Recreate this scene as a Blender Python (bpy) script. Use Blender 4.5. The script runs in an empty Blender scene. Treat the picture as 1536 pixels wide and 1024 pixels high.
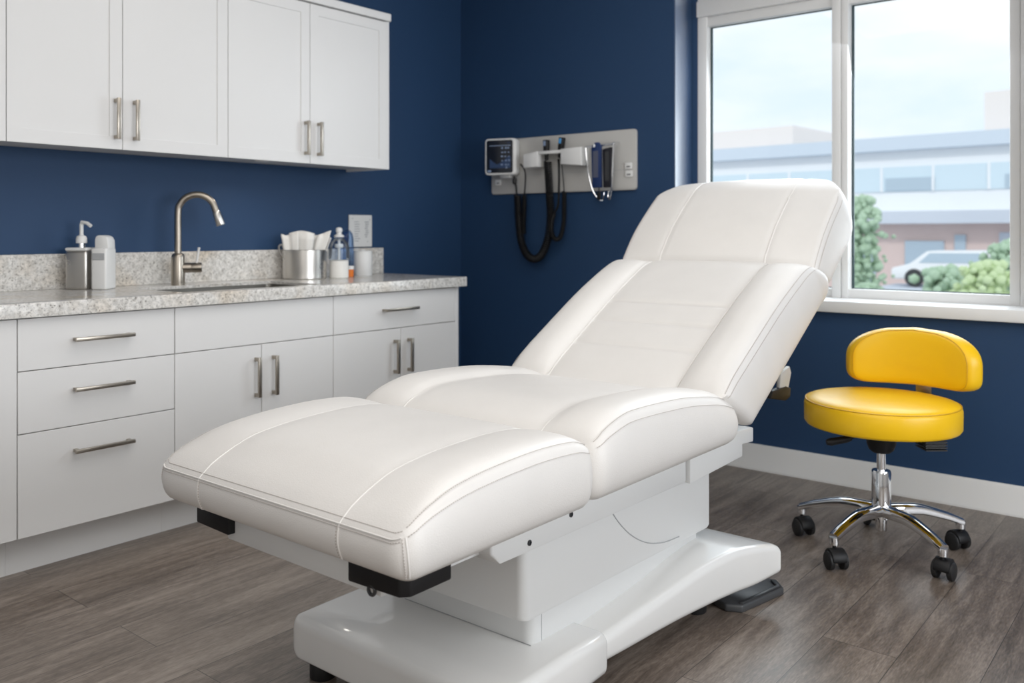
import bpy, bmesh, math, random
from mathutils import Vector, Matrix, noise
R = random.Random(7)
PI = math.pi
COL = bpy.context.scene.collection

# ------------------------------------------------------------------ materials
def nmat(name):
    m = bpy.data.materials.new(name); m.use_nodes = True
    nt = m.node_tree; b = nt.nodes['Principled BSDF']
    return m, nt, b
def mat(name, col, rough=.5, metal=0, coat=0, spec=.5, bump=None, emit=None, coat_ior=1.5, coat_r=.1, aniso=0):
    m, nt, b = nmat(name)
    b.inputs['Base Color'].default_value = (*col, 1)
    b.inputs['Roughness'].default_value = rough
    b.inputs['Metallic'].default_value = metal
    b.inputs['Coat Weight'].default_value = coat
    b.inputs['Coat IOR'].default_value = coat_ior
    b.inputs['Coat Roughness'].default_value = coat_r
    b.inputs['Specular IOR Level'].default_value = spec
    if aniso: b.inputs['Anisotropic'].default_value = aniso
    if emit:
        b.inputs['Emission Color'].default_value = (*emit[0], 1); b.inputs['Emission Strength'].default_value = emit[1]
    # every surface gets a little procedural variation
    tc = nt.nodes.new('ShaderNodeTexCoord'); n = nt.nodes.new('ShaderNodeTexNoise')
    n.inputs['Scale'].default_value = bump[0] if bump else 6
    n.inputs['Detail'].default_value = 3
    nt.links.new(tc.outputs['Object'], n.inputs['Vector'])
    if bump:
        bp = nt.nodes.new('ShaderNodeBump'); bp.inputs['Strength'].default_value = bump[1]
        bp.inputs['Distance'].default_value = bump[2]
        nt.links.new(n.outputs['Fac'], bp.inputs['Height']); nt.links.new(bp.outputs['Normal'], b.inputs['Normal'])
    else:
        mr = nt.nodes.new('ShaderNodeMapRange')
        mr.inputs['To Min'].default_value = max(0, rough-.03); mr.inputs['To Max'].default_value = rough+.03
        nt.links.new(n.outputs['Fac'], mr.inputs['Value']); nt.links.new(mr.outputs['Result'], b.inputs['Roughness'])
    return m
def ramp(nt, stops):
    r = nt.nodes.new('ShaderNodeValToRGB'); e = r.color_ramp.elements
    while len(e) < len(stops): e.new(.5)
    for i, (p, c) in enumerate(stops):
        e[i].position = p; e[i].color = (*c, 1)
    return r

def floor_mat():
    m, nt, b = nmat('vinyl_plank'); N = nt.nodes.new; L = nt.links.new
    tc = N('ShaderNodeTexCoord'); sep = N('ShaderNodeSeparateXYZ'); L(tc.outputs['Object'], sep.inputs[0])
    cmb = N('ShaderNodeCombineXYZ'); L(sep.outputs['Y'], cmb.inputs['X']); L(sep.outputs['X'], cmb.inputs['Y'])
    br = N('ShaderNodeTexBrick'); L(cmb.outputs[0], br.inputs['Vector'])
    br.offset = .37; br.offset_frequency = 2
    br.inputs['Scale'].default_value = 1; br.inputs['Brick Width'].default_value = 1.22; br.inputs['Row Height'].default_value = .2
    br.inputs['Mortar Size'].default_value = .0011; br.inputs['Mortar Smooth'].default_value = .2; br.inputs['Bias'].default_value = 0
    br.inputs['Color1'].default_value = (0, 0, 0, 1); br.inputs['Color2'].default_value = (1, 1, 1, 1); br.inputs['Mortar'].default_value = (.4, .4, .4, 1)
    # per-plank offset so the grain breaks at each joint
    off = N('ShaderNodeVectorMath'); off.operation = 'MULTIPLY_ADD'
    L(br.outputs['Color'], off.inputs[0]); off.inputs[1].default_value = (7.3, 3.1, 0); L(tc.outputs['Object'], off.inputs[2])
    mp = N('ShaderNodeMapping'); mp.inputs['Scale'].default_value = (30, 3.6, 1); L(off.outputs[0], mp.inputs['Vector'])
    g1 = N('ShaderNodeTexNoise'); g1.inputs['Scale'].default_value = 1; g1.inputs['Detail'].default_value = 8; g1.inputs['Roughness'].default_value = .68
    g1.inputs['Distortion'].default_value = .6; L(mp.outputs[0], g1.inputs['Vector'])
    mp2 = N('ShaderNodeMapping'); mp2.inputs['Scale'].default_value = (7, .9, 1); L(off.outputs[0], mp2.inputs['Vector'])
    g2 = N('ShaderNodeTexNoise'); g2.inputs['Scale'].default_value = 1; g2.inputs['Detail'].default_value = 4; L(mp2.outputs[0], g2.inputs['Vector'])
    mp3 = N('ShaderNodeMapping'); mp3.inputs['Scale'].default_value = (240, 38, 1); L(off.outputs[0], mp3.inputs['Vector'])
    g3 = N('ShaderNodeTexNoise'); g3.inputs['Scale'].default_value = 1; g3.inputs['Detail'].default_value = 3; L(mp3.outputs[0], g3.inputs['Vector'])
    a = N('ShaderNodeMath'); a.operation = 'MULTIPLY_ADD'; L(g1.outputs['Fac'], a.inputs[0]); a.inputs[1].default_value = .74
    bw = N('ShaderNodeMath'); bw.operation = 'MULTIPLY_ADD'; L(g2.outputs['Fac'], bw.inputs[0]); bw.inputs[1].default_value = .42
    s3 = N('ShaderNodeMath'); s3.operation = 'MULTIPLY_ADD'; L(g3.outputs['Fac'], s3.inputs[0]); s3.inputs[1].default_value = .34; s3.inputs[2].default_value = -.30
    pl = N('ShaderNodeMath'); pl.operation = 'MULTIPLY_ADD'; L(br.outputs['Color'], pl.inputs[0]); pl.inputs[1].default_value = .10; L(s3.outputs[0], pl.inputs[2])
    L(pl.outputs[0], bw.inputs[2]); L(bw.outputs[0], a.inputs[2])
    r = ramp(nt, [(.28, (.076, .059, .047)), (.44, (.146, .116, .095)), (.55, (.216, .176, .146)), (.74, (.335, .284, .243))])
    L(a.outputs[0], r.inputs[0])
    mx = N('ShaderNodeMix'); mx.data_type = 'RGBA'; L(br.outputs['Fac'], mx.inputs['Factor']); L(r.outputs[0], mx.inputs['A']); mx.inputs['B'].default_value = (.035, .028, .024, 1)
    L(mx.outputs['Result'], b.inputs['Base Color'])
    rr = N('ShaderNodeMapRange'); L(g1.outputs['Fac'], rr.inputs['Value']); rr.inputs['To Min'].default_value = .24; rr.inputs['To Max'].default_value = .40
    L(rr.outputs[0], b.inputs['Roughness'])
    bp = N('ShaderNodeBump'); bp.inputs['Strength'].default_value = .25; bp.inputs['Distance'].default_value = .002; L(a.outputs[0], bp.inputs['Height'])
    L(bp.outputs[0], b.inputs['Normal'])
    return m

def granite_mat():
    m, nt, b = nmat('speckled_granite'); N = nt.nodes.new; L = nt.links.new
    tc = N('ShaderNodeTexCoord')
    n1 = N('ShaderNodeTexNoise'); n1.inputs['Scale'].default_value = 60; n1.inputs['Detail'].default_value = 4; L(tc.outputs['Object'], n1.inputs['Vector'])
    r1 = ramp(nt, [(.3, (.50, .485, .465)), (.5, (.66, .65, .63)), (.72, (.80, .79, .775))]); L(n1.outputs['Fac'], r1.inputs[0])
    v = N('ShaderNodeTexVoronoi'); v.inputs['Scale'].default_value = 210; L(tc.outputs['Object'], v.inputs['Vector'])
    n2 = N('ShaderNodeTexNoise'); n2.inputs['Scale'].default_value = 120; n2.inputs['Detail'].default_value = 5; n2.inputs['Roughness'].default_value = .7; L(tc.outputs['Object'], n2.inputs['Vector'])
    r2 = ramp(nt, [(.30, (.10, .09, .085)), (.37, (.45, .43, .41)), (.43, (1, 1, 1))]); L(n2.outputs['Fac'], r2.inputs[0])
    mu = N('ShaderNodeMix'); mu.data_type = 'RGBA'; mu.blend_type = 'MULTIPLY'; mu.inputs['Factor'].default_value = .85
    L(r1.outputs[0], mu.inputs['A']); L(r2.outputs[0], mu.inputs['B'])
    r3 = ramp(nt, [(.0, (.72, .72, .72)), (.6, (1.1, 1.08, 1.05))]); L(v.outputs['Color'], r3.inputs[0])
    mu2 = N('ShaderNodeMix'); mu2.data_type = 'RGBA'; mu2.blend_type = 'MULTIPLY'; mu2.inputs['Factor'].default_value = .7
    L(mu.outputs['Result'], mu2.inputs['A']); L(r3.outputs[0], mu2.inputs['B'])
    n4 = N('ShaderNodeTexNoise'); n4.inputs['Scale'].default_value = 5; n4.inputs['Detail'].default_value = 2; L(tc.outputs['Object'], n4.inputs['Vector'])
    r4 = ramp(nt, [(.52, (1, 1, 1)), (.75, (.92, .84, .74))]); L(n4.outputs['Fac'], r4.inputs[0])
    mu3 = N('ShaderNodeMix'); mu3.data_type = 'RGBA'; mu3.blend_type = 'MULTIPLY'; mu3.inputs['Factor'].default_value = 1
    L(mu2.outputs['Result'], mu3.inputs['A']); L(r4.outputs[0], mu3.inputs['B'])
    L(mu3.outputs['Result'], b.inputs['Base Color']); b.inputs['Roughness'].default_value = .16
    return m

def leather_mat(name, col, rough, scale=420, strength=.22, mottle=.02):
    m, nt, b = nmat(name); N = nt.nodes.new; L = nt.links.new
    tc = N('ShaderNodeTexCoord')
    v = N('ShaderNodeTexVoronoi'); v.inputs['Scale'].default_value = scale; L(tc.outputs['Object'], v.inputs['Vector'])
    n = N('ShaderNodeTexNoise'); n.inputs['Scale'].default_value = 9; n.inputs['Detail'].default_value = 3; L(tc.outputs['Object'], n.inputs['Vector'])
    ad = N('ShaderNodeMath'); ad.operation = 'MULTIPLY_ADD'; L(n.outputs['Fac'], ad.inputs[0]); ad.inputs[1].default_value = 1.6; L(v.outputs['Distance'], ad.inputs[2])
    bp = N('ShaderNodeBump'); bp.inputs['Strength'].default_value = strength; bp.inputs['Distance'].default_value = .0012; L(ad.outputs[0], bp.inputs['Height'])
    L(bp.outputs[0], b.inputs['Normal'])
    r = ramp(nt, [(.3, tuple(c*(1-mottle) for c in col)), (.7, tuple(min(1, c*(1+mottle*.5)) for c in col))]); L(n.outputs['Fac'], r.inputs[0])
    L(r.outputs[0], b.inputs['Base Color']); b.inputs['Roughness'].default_value = rough
    b.inputs['Subsurface Weight'].default_value = 0
    return m

def glass_mat(name, tint=(1, 1, 1), gloss=.06):
    m = bpy.data.materials.new(name); m.use_nodes = True; nt = m.node_tree; nt.nodes.clear()
    N = nt.nodes.new; L = nt.links.new
    o = N('ShaderNodeOutputMaterial'); t = N('ShaderNodeBsdfTransparent'); t.inputs['Color'].default_value = (*tint, 1)
    g = N('ShaderNodeBsdfGlossy'); g.inputs['Roughness'].default_value = .02
    fr = N('ShaderNodeFresnel'); fr.inputs['IOR'].default_value = 1.45
    mu = N('ShaderNodeMath'); mu.operation = 'MULTIPLY'; L(fr.outputs[0], mu.inputs[0]); mu.inputs[1].default_value = gloss*12
    mx = N('ShaderNodeMixShader'); L(mu.outputs[0], mx.inputs[0]); L(t.outputs[0], mx.inputs[1]); L(g.outputs[0], mx.inputs[2]); L(mx.outputs[0], o.inputs[0])
    return m

M = dict(
    navy=mat('navy_wall_paint', (.0185, .054, .130), .55, bump=(260, .06, .001), spec=.35),
    navy_gloss=mat('navy_reveal_paint', (.018, .055, .13), .35, coat=1, coat_ior=2.8, coat_r=.32),
    white_wall=mat('white_wall_paint', (.75, .74, .72), .6, bump=(200, .05, .001)),
    trim=mat('white_trim_paint', (.76, .758, .75), .4),
    cab=mat('white_cabinet_lacquer', (.75, .745, .74), .38),
    cab_in=mat('white_cabinet_carcass', (.62, .615, .61), .5),
    nickel=mat('brushed_nickel', (.40, .36, .31), .32, 1),
    steel=mat('brushed_steel', (.58, .56, .53), .28, 1, aniso=.5),
    steel_shaded=mat('shaded_basin_steel', (.20, .19, .17), .38, 1),  # steel darkened to stand for the shade inside the sink
    chrome=mat('polished_chrome', (.82, .83, .85), .07, 1),
    plast=mat('glossy_white_plastic', (.80, .795, .78), .22, coat=.5, coat_r=.05),
    plast_m=mat('matte_white_plastic', (.72, .725, .72), .36),
    white=mat('plain_white_plastic', (.80, .80, .79), .4),
    black=mat('black_plastic', (.008, .008, .009), .5, spec=.35),
    blackr=mat('black_rubber', (.012, .012, .013), .55),
    dark=mat('dark_grey_plastic', (.035, .037, .04), .38),
    pedal=mat('grey_pedal_plastic', (.06, .062, .066), .4),
    leather=leather_mat('white_vinyl_upholstery', (.77, .747, .72), .42),
    piping=mat('white_piping', (.80, .78, .755), .42),
    thread=mat('grey_thread', (.47, .42, .39), .8),
    yellow=leather_mat('yellow_vinyl_upholstery', (.93, .56, .006), .36, 300, .1),
    yseam=mat('yellow_seam', (.66, .37, .004), .45),
    plate=mat('light_grey_panel', (.52, .51, .49), .45),
    screen=mat('dark_screen_glass', (.006, .009, .018), .12),
    ui=mat('blue_screen_marks', (.014, .03, .075), .4, emit=((.05, .10, .22), .12)),
    uiw=mat('pale_screen_marks', (.16, .20, .28), .4, emit=((.2, .28, .42), .2)),
    blue=mat('blue_lens_cap', (.06, .25, .5), .25, emit=((.1, .35, .7), .15)),
    sleeve=mat('blue_sleeve', (.008, .03, .12), .4),
    sleeved=mat('dark_sleeve', (.008, .008, .014), .4),
    label=mat('pale_print', (.09, .10, .15), .6),
    grey=mat('grey_print', (.42, .43, .44), .6),
    tissue=mat('white_tissue_paper', (.86, .845, .81), .8, bump=(60, .3, .002)),
    card=mat('white_card', (.70, .70, .69), .6),
    orange=mat('orange_liquid', (.80, .20, .02), .35),
    clear=glass_mat('clear_plastic', (.86, .90, .94), .07),
    bluec=glass_mat('blue_clear_plastic', (.62, .76, .95), .05),
    pane=glass_mat('window_glass', (.97, .985, .98), .03),
    gasket=mat('dark_gasket', (.03, .06, .07), .5),
    floor=floor_mat(), granite=granite_mat(),
    facade=mat('pale_facade', (.88, .90, .93), .7), cap=mat('blue_grey_roof_edge', (.62, .69, .78), .7),  # outdoor colours are paled to put haze and glare into them
    glassb=mat('pale_blue_glazing', (.66, .78, .86), .3), glassd=mat('hazed_blue_glazing', (.46, .56, .65), .4),  # darker glazing paled too, haze mixed into its colour
    shade=mat('shadow_and_ledge_grey', (.60, .64, .72), .8), brick=mat('hazed_red_brick', (.76, .60, .56), .9),  # grey holds the facade's shadow, shared by ledges; brick paled for haze
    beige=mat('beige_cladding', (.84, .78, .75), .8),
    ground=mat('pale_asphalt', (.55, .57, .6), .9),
    leaf=mat('hazed_foliage', (.43, .57, .42), .9), leafl=mat('light_foliage', (.58, .70, .42), .9),  # leaf green lightened as painted haze
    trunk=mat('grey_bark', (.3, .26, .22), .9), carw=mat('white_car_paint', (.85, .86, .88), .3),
)

# ------------------------------------------------------------------ mesh builder
class MB:
    def __init__(s): s.v = []; s.f = []; s.mi = []
    def add(s, verts, faces, mi=0, M4=None):
        o = len(s.v)
        s.v += [tuple(M4 @ Vector(p)) if M4 else tuple(p) for p in verts]
        s.f += [[i+o for i in f] for f in faces]; s.mi += [mi]*len(faces)
        return s
    def frombm(s, b, mi=0, M4=None):
        b.verts.index_update()
        s.add([v.co.copy() for v in b.verts], [[v.index for v in f.verts] for f in b.faces], mi, M4); b.free(); return s
    def box(s, x0, x1, y0, y1, z0, z1, r=0, seg=2, mi=0, M4=None):
        b = bmesh.new(); bmesh.ops.create_cube(b, size=1)
        for v in b.verts:
            v.co = Vector(((x0+x1)/2+v.co.x*(x1-x0), (y0+y1)/2+v.co.y*(y1-y0), (z0+z1)/2+v.co.z*(z1-z0)))
        if r: bmesh.ops.bevel(b, geom=b.edges[:], offset=min(r, .49*min(abs(x1-x0), abs(y1-y0), abs(z1-z0))), segments=seg, profile=.5, affect='EDGES')
        return s.frombm(b, mi, M4)
    def lathe(s, prof, c=(0, 0, 0), n=32, mi=0, M4=None, cap=True):
        vs = []; fs = []
        for r, z in prof:
            for k in range(n):
                a = 2*PI*k/n; vs.append((c[0]+r*math.cos(a), c[1]+r*math.sin(a), c[2]+z))
        for i in range(len(prof)-1):
            for k in range(n):
                a, b = i*n+k, i*n+(k+1) % n
                fs.append((a, b, b+n, a+n))
        if cap:
            if prof[0][0] > 1e-6: fs.append(tuple(range(n-1, -1, -1)))
            if prof[-1][0] > 1e-6: fs.append(tuple((len(prof)-1)*n+k for k in range(n)))
        return s.add(vs, fs, mi, M4)
    def tube(s, pts, r, n=10, mi=0, closed=False, cap=True, dash=None, M4=None, flat=1):
        pts = [Vector(p) for p in pts]; N = len(pts)
        rr = r if callable(r) else (lambda t: r)
        vs = []; fs = []; mis = []
        up = None
        for i in range(N):
            a = pts[(i-1) % N] if (closed or i > 0) else pts[i]; b = pts[(i+1) % N] if (closed or i < N-1) else pts[i]
            t = (b-a).normalized()
            if up is None:
                up = t.orthogonal().normalized()
            up = (up-t*up.dot(t)).normalized(); w = t.cross(up)
            q = rr(i/max(1, N-1))
            for k in range(n):
                an = 2*PI*k/n; vs.append(pts[i]+up*(q*math.cos(an))+w*(q*flat*math.sin(an)))
        o = len(s.v)
        for i in range(N if closed else N-1):
            j = (i+1) % N
            for k in range(n):
                fs.append((i*n+k, i*n+(k+1) % n, j*n+(k+1) % n, j*n+k)); mis.append((i % dash[0] < dash[1]) and dash[2] or 0 if dash else mi)
        if cap and not closed:
            fs.append(tuple(range(n-1, -1, -1))); mis.append(mi if not dash else 0)
            fs.append(tuple((N-1)*n+k for k in range(n))); mis.append(mi if not dash else 0)
        s.add(vs, fs, 0, M4); s.mi[-len(fs):] = mis
        return s
    def prism(s, poly, axis, a0, a1, r=0, seg=2, mi=0, M4=None, rsel=None):
        """poly of 2-D points extruded along axis ('x','y','z')."""
        def P(p, a):
            return {'x': (a, p[0], p[1]), 'y': (p[0], a, p[1]), 'z': (p[0], p[1], a)}[axis]
        b = bmesh.new()
        va = [b.verts.new(P(p, a0)) for p in poly]; vb = [b.verts.new(P(p, a1)) for p in poly]
        b.faces.new(va); b.faces.new(vb[::-1]); n = len(poly)
        for i in range(n): b.faces.new((va[i], vb[i], vb[(i+1) % n], va[(i+1) % n]))
        bmesh.ops.recalc_face_normals(b, faces=b.faces[:])
        if r:
            ed = [e for e in b.edges if (e.verts[0] in va) == (e.verts[1] in va)] if rsel == 'rim' else b.edges[:]
            bmesh.ops.bevel(b, geom=ed, offset=r, segments=seg, profile=.5, affect='EDGES')
        return s.frombm(b, mi, M4)

ORG = {}
def obj(name, mb, mats, parent=None, sharp=38, loc=None):
    """Link a builder as ONE mesh object. Coordinates in the builder are world coordinates."""
    me = bpy.data.meshes.new(name)
    o = bpy.data.objects.new(name, me); COL.objects.link(o)
    if parent is not None:
        base = ORG[parent.name]; o.parent = parent
    else:
        vs = mb.v
        base = Vector(loc) if loc else Vector(((min(p[0] for p in vs)+max(p[0] for p in vs))/2, (min(p[1] for p in vs)+max(p[1] for p in vs))/2, min(p[2] for p in vs)))
        o.location = base
    ORG[o.name] = base
    me.from_pydata([tuple(Vector(p)-base) for p in mb.v], [], mb.f)
    for m in (mats if isinstance(mats, (list, tuple)) else [mats]): me.materials.append(M[m])
    me.polygons.foreach_set('material_index', mb.mi)
    me.polygons.foreach_set('use_smooth', [True]*len(me.polygons))
    b = bmesh.new(); b.from_mesh(me); bmesh.ops.recalc_face_normals(b, faces=b.faces[:]); b.to_mesh(me); b.free()
    me.set_sharp_from_angle(angle=math.radians(sharp)); me.update()
    return o
def tag(o, label, cat, group=None, kind=None):
    o['label'] = label; o['category'] = cat
    if group: o['group'] = group
    if kind: o['kind'] = kind
    return o
def thing(name, label, cat, loc, group=None):
    o = bpy.data.objects.new(name, None); COL.objects.link(o); o.location = loc; o.empty_display_size = .1
    ORG[o.name] = Vector(loc); tag(o, label, cat, group); return o
def struct(name, mb, mats, parent=None):
    o = obj(name, mb, mats, parent)
    if parent is None: o['kind'] = 'structure'
    return o
def hermite(xs, ys, x):
    if x <= xs[0]: return ys[0]
    if x >= xs[-1]: return ys[-1]
    n = len(xs); d = [(ys[i+1]-ys[i])/(xs[i+1]-xs[i]) for i in range(n-1)]
    m = [d[0]]+[0 if d[i-1]*d[i] <= 0 else 2*d[i-1]*d[i]/(d[i-1]+d[i]) for i in range(1, n-1)]+[d[-1]]
    for i in range(n-1):
        if x <= xs[i+1]:
            h = xs[i+1]-xs[i]; t = (x-xs[i])/h
            return (2*t**3-3*t*t+1)*ys[i]+(t**3-2*t*t+t)*h*m[i]+(-2*t**3+3*t*t)*ys[i+1]+(t**3-t*t)*h*m[i+1]
def bez(pts, n):
    """Catmull-Rom through pts."""
    P = [Vector(p) for p in pts]; P = [2*P[0]-P[1]]+P+[2*P[-1]-P[-2]]; out = []
    for i in range(1, len(P)-2):
        for k in range(n):
            t = k/n; a, b, c, d = P[i-1:i+3]
            out.append(.5*((2*b)+(c-a)*t+(2*a-5*b+4*c-d)*t*t+(3*b-a-3*c+d)*t**3))
    return out+[P[-2]]

# ------------------------------------------------------------------ the room
XW, YB, ZC = -3.664, 4.0455, 2.8
XR, YF = 2.3, -1.7
WX0, WX1, WZ0, WZ1 = -2.191, -.52, .80, 2.62     # window opening
struct('floor', MB().box(XW-.15, XR+.15, YF-.15, YB+.35, -.1, 0), 'floor')
struct('ceiling', MB().box(XW-.15, XR+.15, YF-.15, YB+.35, ZC, ZC+.1), 'white_wall')
struct('wall_left', MB().box(XW-.15, XW, YF-.15, YB, 0, ZC), 'navy')
wb = MB()
wb.box(XW-.15, WX0, YB, YB+.35, 0, ZC).box(WX1, XR+.15, YB, YB+.35, 0, ZC).box(WX0, WX1, YB, YB+.35, 0, WZ0-.02).box(WX0, WX1, YB, YB+.35, WZ1, ZC)
struct('wall_back', wb, 'navy')
struct('wall_right', MB().box(XR, XR+.15, YF-.15, YB, 0, ZC), 'white_wall')
struct('wall_front', MB().box(XW, XR, YF-.15, YF, 0, ZC), 'white_wall')
bb = MB().prism([(YB, 0), (YB-.022, 0), (YB-.022, .012), (YB-.016, .02), (YB-.016, .108), (YB-.009, .122), (YB, .122)], 'x', XW, XR)
struct('baseboard_back', bb, 'trim')
struct('baseboard_left', MB().prism([(XW, 0), (XW+.018, 0), (XW+.016, .108), (XW+.009, .122), (XW, .122)], 'y', 3.40, YB-.022), 'trim')
# painted reveal at the window's left
YG = 4.225
struct('trim_1', MB().box(WX0-.002, WX0+.006, YB+.003, YB+.34, WZ0, WZ1), 'navy_gloss')

# window: frame, mullion, transom, panes, sill
win = bpy.data.objects.new('window_1', None); COL.objects.link(win); win.location = (-1.36, YG, .80); ORG['window_1'] = Vector(win.location); win['kind'] = 'structure'
fx0, fx1 = -2.150, WX1+.002
fm = MB()
fm.box(fx0, fx0+.052, YG, YG+.075, .815, WZ1, .003)                 # left jamb
fm.box(-.706, -.668, YG, YG+.075, .815, WZ1, .003).box(-.666, fx1, YG-.004, YG+.075, .815, WZ1, .003)   # right jamb
fm.box(fx0+.004, fx1-.004, YG+.003, YG+.072, .817, .872, .003)                     # bottom rail
fm.box(fx0, fx1, YG-.015, YG+.075, 2.262, 2.345, .004)              # transom
fm.box(fx0+.004, fx1-.004, YG+.006, YG+.072, 2.212, 2.262, .003)
fm.box(fx0+.004, fx1-.004, YG+.003, YG+.072, WZ1-.05, WZ1-.002, .003)
obj('window_frame', fm, 'trim', win)
mu = MB().box(-1.447, -1.405, YG-.012, YG+.075, .815, WZ1, .003).box(-1.403, -1.372, YG-.010, YG+.075, .815, WZ1, .003)
obj('mullion', mu, 'trim', win)
for x0, x1, z0, z1 in ((fx0+.052, -1.447, .872, 2.212), (-1.372, -.706, .872, 2.212), (fx0+.052, -1.447, 2.345, WZ1-.05), (-1.372, -.706, 2.345, WZ1-.05)):
    obj('pane', MB().box(x0, x1, YG+.055, YG+.061, z0, z1), 'pane', win)
    g = MB()
    g.box(x0, x0+.010, YG+.045, YG+.054, z0, z1).box(x0+.010, x1, YG+.045, YG+.054, z0, z0+.004).box(x0+.010, x1, YG+.045, YG+.054, z1-.004, z1)
    obj('gasket', g, 'gasket', win)
obj('window_sill', MB().box(WX0-.05, WX1+.05, YB-.045, YG-.002, .778, .83, .006).box(WX0+.004, fx0-.002, YG-.002, YG+.05, .778, .83), 'trim', win)
obj('filler_strip', MB().box(WX0+.007, fx0-.001, YG+.004, YG+.06, .83, WZ1), 'navy', win)

# ------------------------------------------------------------------ cabinets
def hbar(y0, y1, x, z):
    m = MB(); t = .0066
    m.box(x+.024, x+.035, y0, y1, z-t, z+t, .0015)
    for y in (y0+.012, y1-.012): m.box(x, x+.026, y-t, y+t, z-t*.8, z+t*.8, .001)
    return m
def vbar(y, x, z0, z1):
    m = MB(); t = .0072
    m.box(x+.024, x+.035, y-t, y+t, z0, z1, .0015)
    for z in (z0+.009, z1-.009): m.box(x, x+.026, y-t*.8, y+t*.8, z-t, z+t, .001)
    return m
def slab(x, y0, y1, z0, z1, th=.018):
    return MB().box(x-th, x, y0+.0015, y1-.0015, z0+.0015, z1-.0015, .0012, 1)
def shaker(x, y0, y1, z0, z1, w=.07, th=.02, d=.0045):
    y0 += .0015; y1 -= .0015; z0 += .001; z1 -= .001
    b = bmesh.new(); bmesh.ops.create_cube(b, size=1)
    for v in b.verts:
        v.co = Vector((x-th/2+v.co.x*th, (y0+y1)/2+v.co.y*(y1-y0), (z0+z1)/2+v.co.z*(z1-z0)))
    f = max(b.faces, key=lambda f: f.calc_center_median().x)
    bmesh.ops.inset_region(b, faces=[f], thickness=w); bmesh.ops.inset_region(b, faces=[f], thickness=.0015)
    for v in f.verts: v.co.x -= d
    return MB().frombm(b)
XU, ZU0, ZU1 = XW+.318, 1.4617, 2.222
def upper(y0, y1, label, split=None, end=False, first=False):
    t = thing('wall_cabinet', label, 'cabinet', (XW+.16, (y0+y1)/2, ZU0), 'white wall cabinets above the counter')
    c = MB().box(XW+.002, XU-.021, y0+.0005, y1-.0005, ZU0+.012, ZU1, .001, 1)
    if end: c.box(XW+.002, XU-.0005, y1-.019, y1+.0005, ZU0, ZU1, .001, 1)
    obj('carcass', c, 'cab_in' if not end else 'cab', t)
    obj('crown_moulding', MB().box(XW+.002, XU+.012, y0+.0003, y1-.0003+(.004 if end else 0), ZU1+.001, ZU1+.04, .002, 1), 'cab', t)
    ye = y1-.018 if end else y1
    for a, b, hs in ([(y0, split, 1), (split, ye, 0)] if split else [(y0, ye, 0)]):
        d = obj('door', shaker(XU, a, b, ZU0, ZU1-.004), 'cab', t)
        if hs: y = b-.029
        else: y = a+.047
        obj('handle', vbar(y, XU, 1.50, 1.66), 'nickel', d)
    return t
upper(.55, 1.30, 'white wall cabinet cut off by the left edge of the photo')
upper(1.30, 2.196, 'white two-door wall cabinet above the soap dispensers and the tap', 1.725)
upper(2.196, 3.145, 'white two-door wall cabinet at the right end of the row, above the steel canister', 2.637, True)
XD, ZT = -3.043, .8626
def base(y0, y1, name, label, lowtop=False, end=False):
    t = thing(name, label, 'cabinet', (XW+.3, (y0+y1)/2, 0), 'white base cabinets under the counter')
    c = MB().box(XW+.002, XD-.02, y0+.0005, y1-.0005, .139, .66 if lowtop else ZT-.0005)
    if lowtop: c.box(XD-.04, XD-.02, y0+.0005, y1-.0005, .66, ZT-.0005)
    obj('carcass', c, 'cab_in', t)
    if end: obj('side_panel', MB().box(XW+.002, XD-.001, y1, y1+.024, 0, ZT-.0005, .001, 1), 'cab', t)
    obj('toe_kick', MB().box(XD-.112, XD-.094, y0+.0003, y1-.0003, 0, .1385), 'cab', t)
    return t
ZB, Z1, Z2, ZD = .139, .480, .685, .858
t = base(.55, 1.216, 'base_cabinet', 'white base cabinet cut off by the left edge of the photo')
d = obj('door', slab(XD, .55, 1.216, ZB, ZD), 'cab', t); obj('handle', vbar(.60, XD, .473, .635), 'nickel', d)
t = base(1.216, 1.770, 'drawer_cabinet', 'white base cabinet with three stacked drawers left of the sink')
for z0, z1, hz in ((ZB, Z1, .397), (Z1, Z2, .606), (Z2, ZD, .776)):
    d = obj('drawer', slab(XD, 1.216, 1.770, z0, z1), 'cab', t); obj('handle', hbar(1.390, 1.600, XD, hz), 'nickel', d)
t = base(1.770, 2.526, 'sink_cabinet', 'white sink base cabinet with blank front panel over two doors', True)
obj('false_front', slab(XD, 1.770, 2.526, Z2, ZD), 'cab', t)
for a, b, y in ((1.770, 2.153, 2.124), (2.153, 2.526, 2.208)):
    d = obj('door', slab(XD, a, b, ZB, Z2), 'cab', t); obj('handle', vbar(y, XD, .473, .635), 'nickel', d)
t = base(2.526, 3.320, 'base_cabinet', 'white base cabinet with one drawer over two doors at the far right end', False, True)
d = obj('drawer', slab(XD, 2.526, 3.320, Z2, ZD), 'cab', t); obj('handle', hbar(2.812, 3.03, XD, .776), 'nickel', d)
for a, b, y in ((2.526, 2.936, 2.893), (2.936, 3.320, 2.983)):
    d = obj('door', slab(XD, a, b, ZB, Z2), 'cab', t); obj('handle', vbar(y, XD, .473, .633), 'nickel', d)

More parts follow.
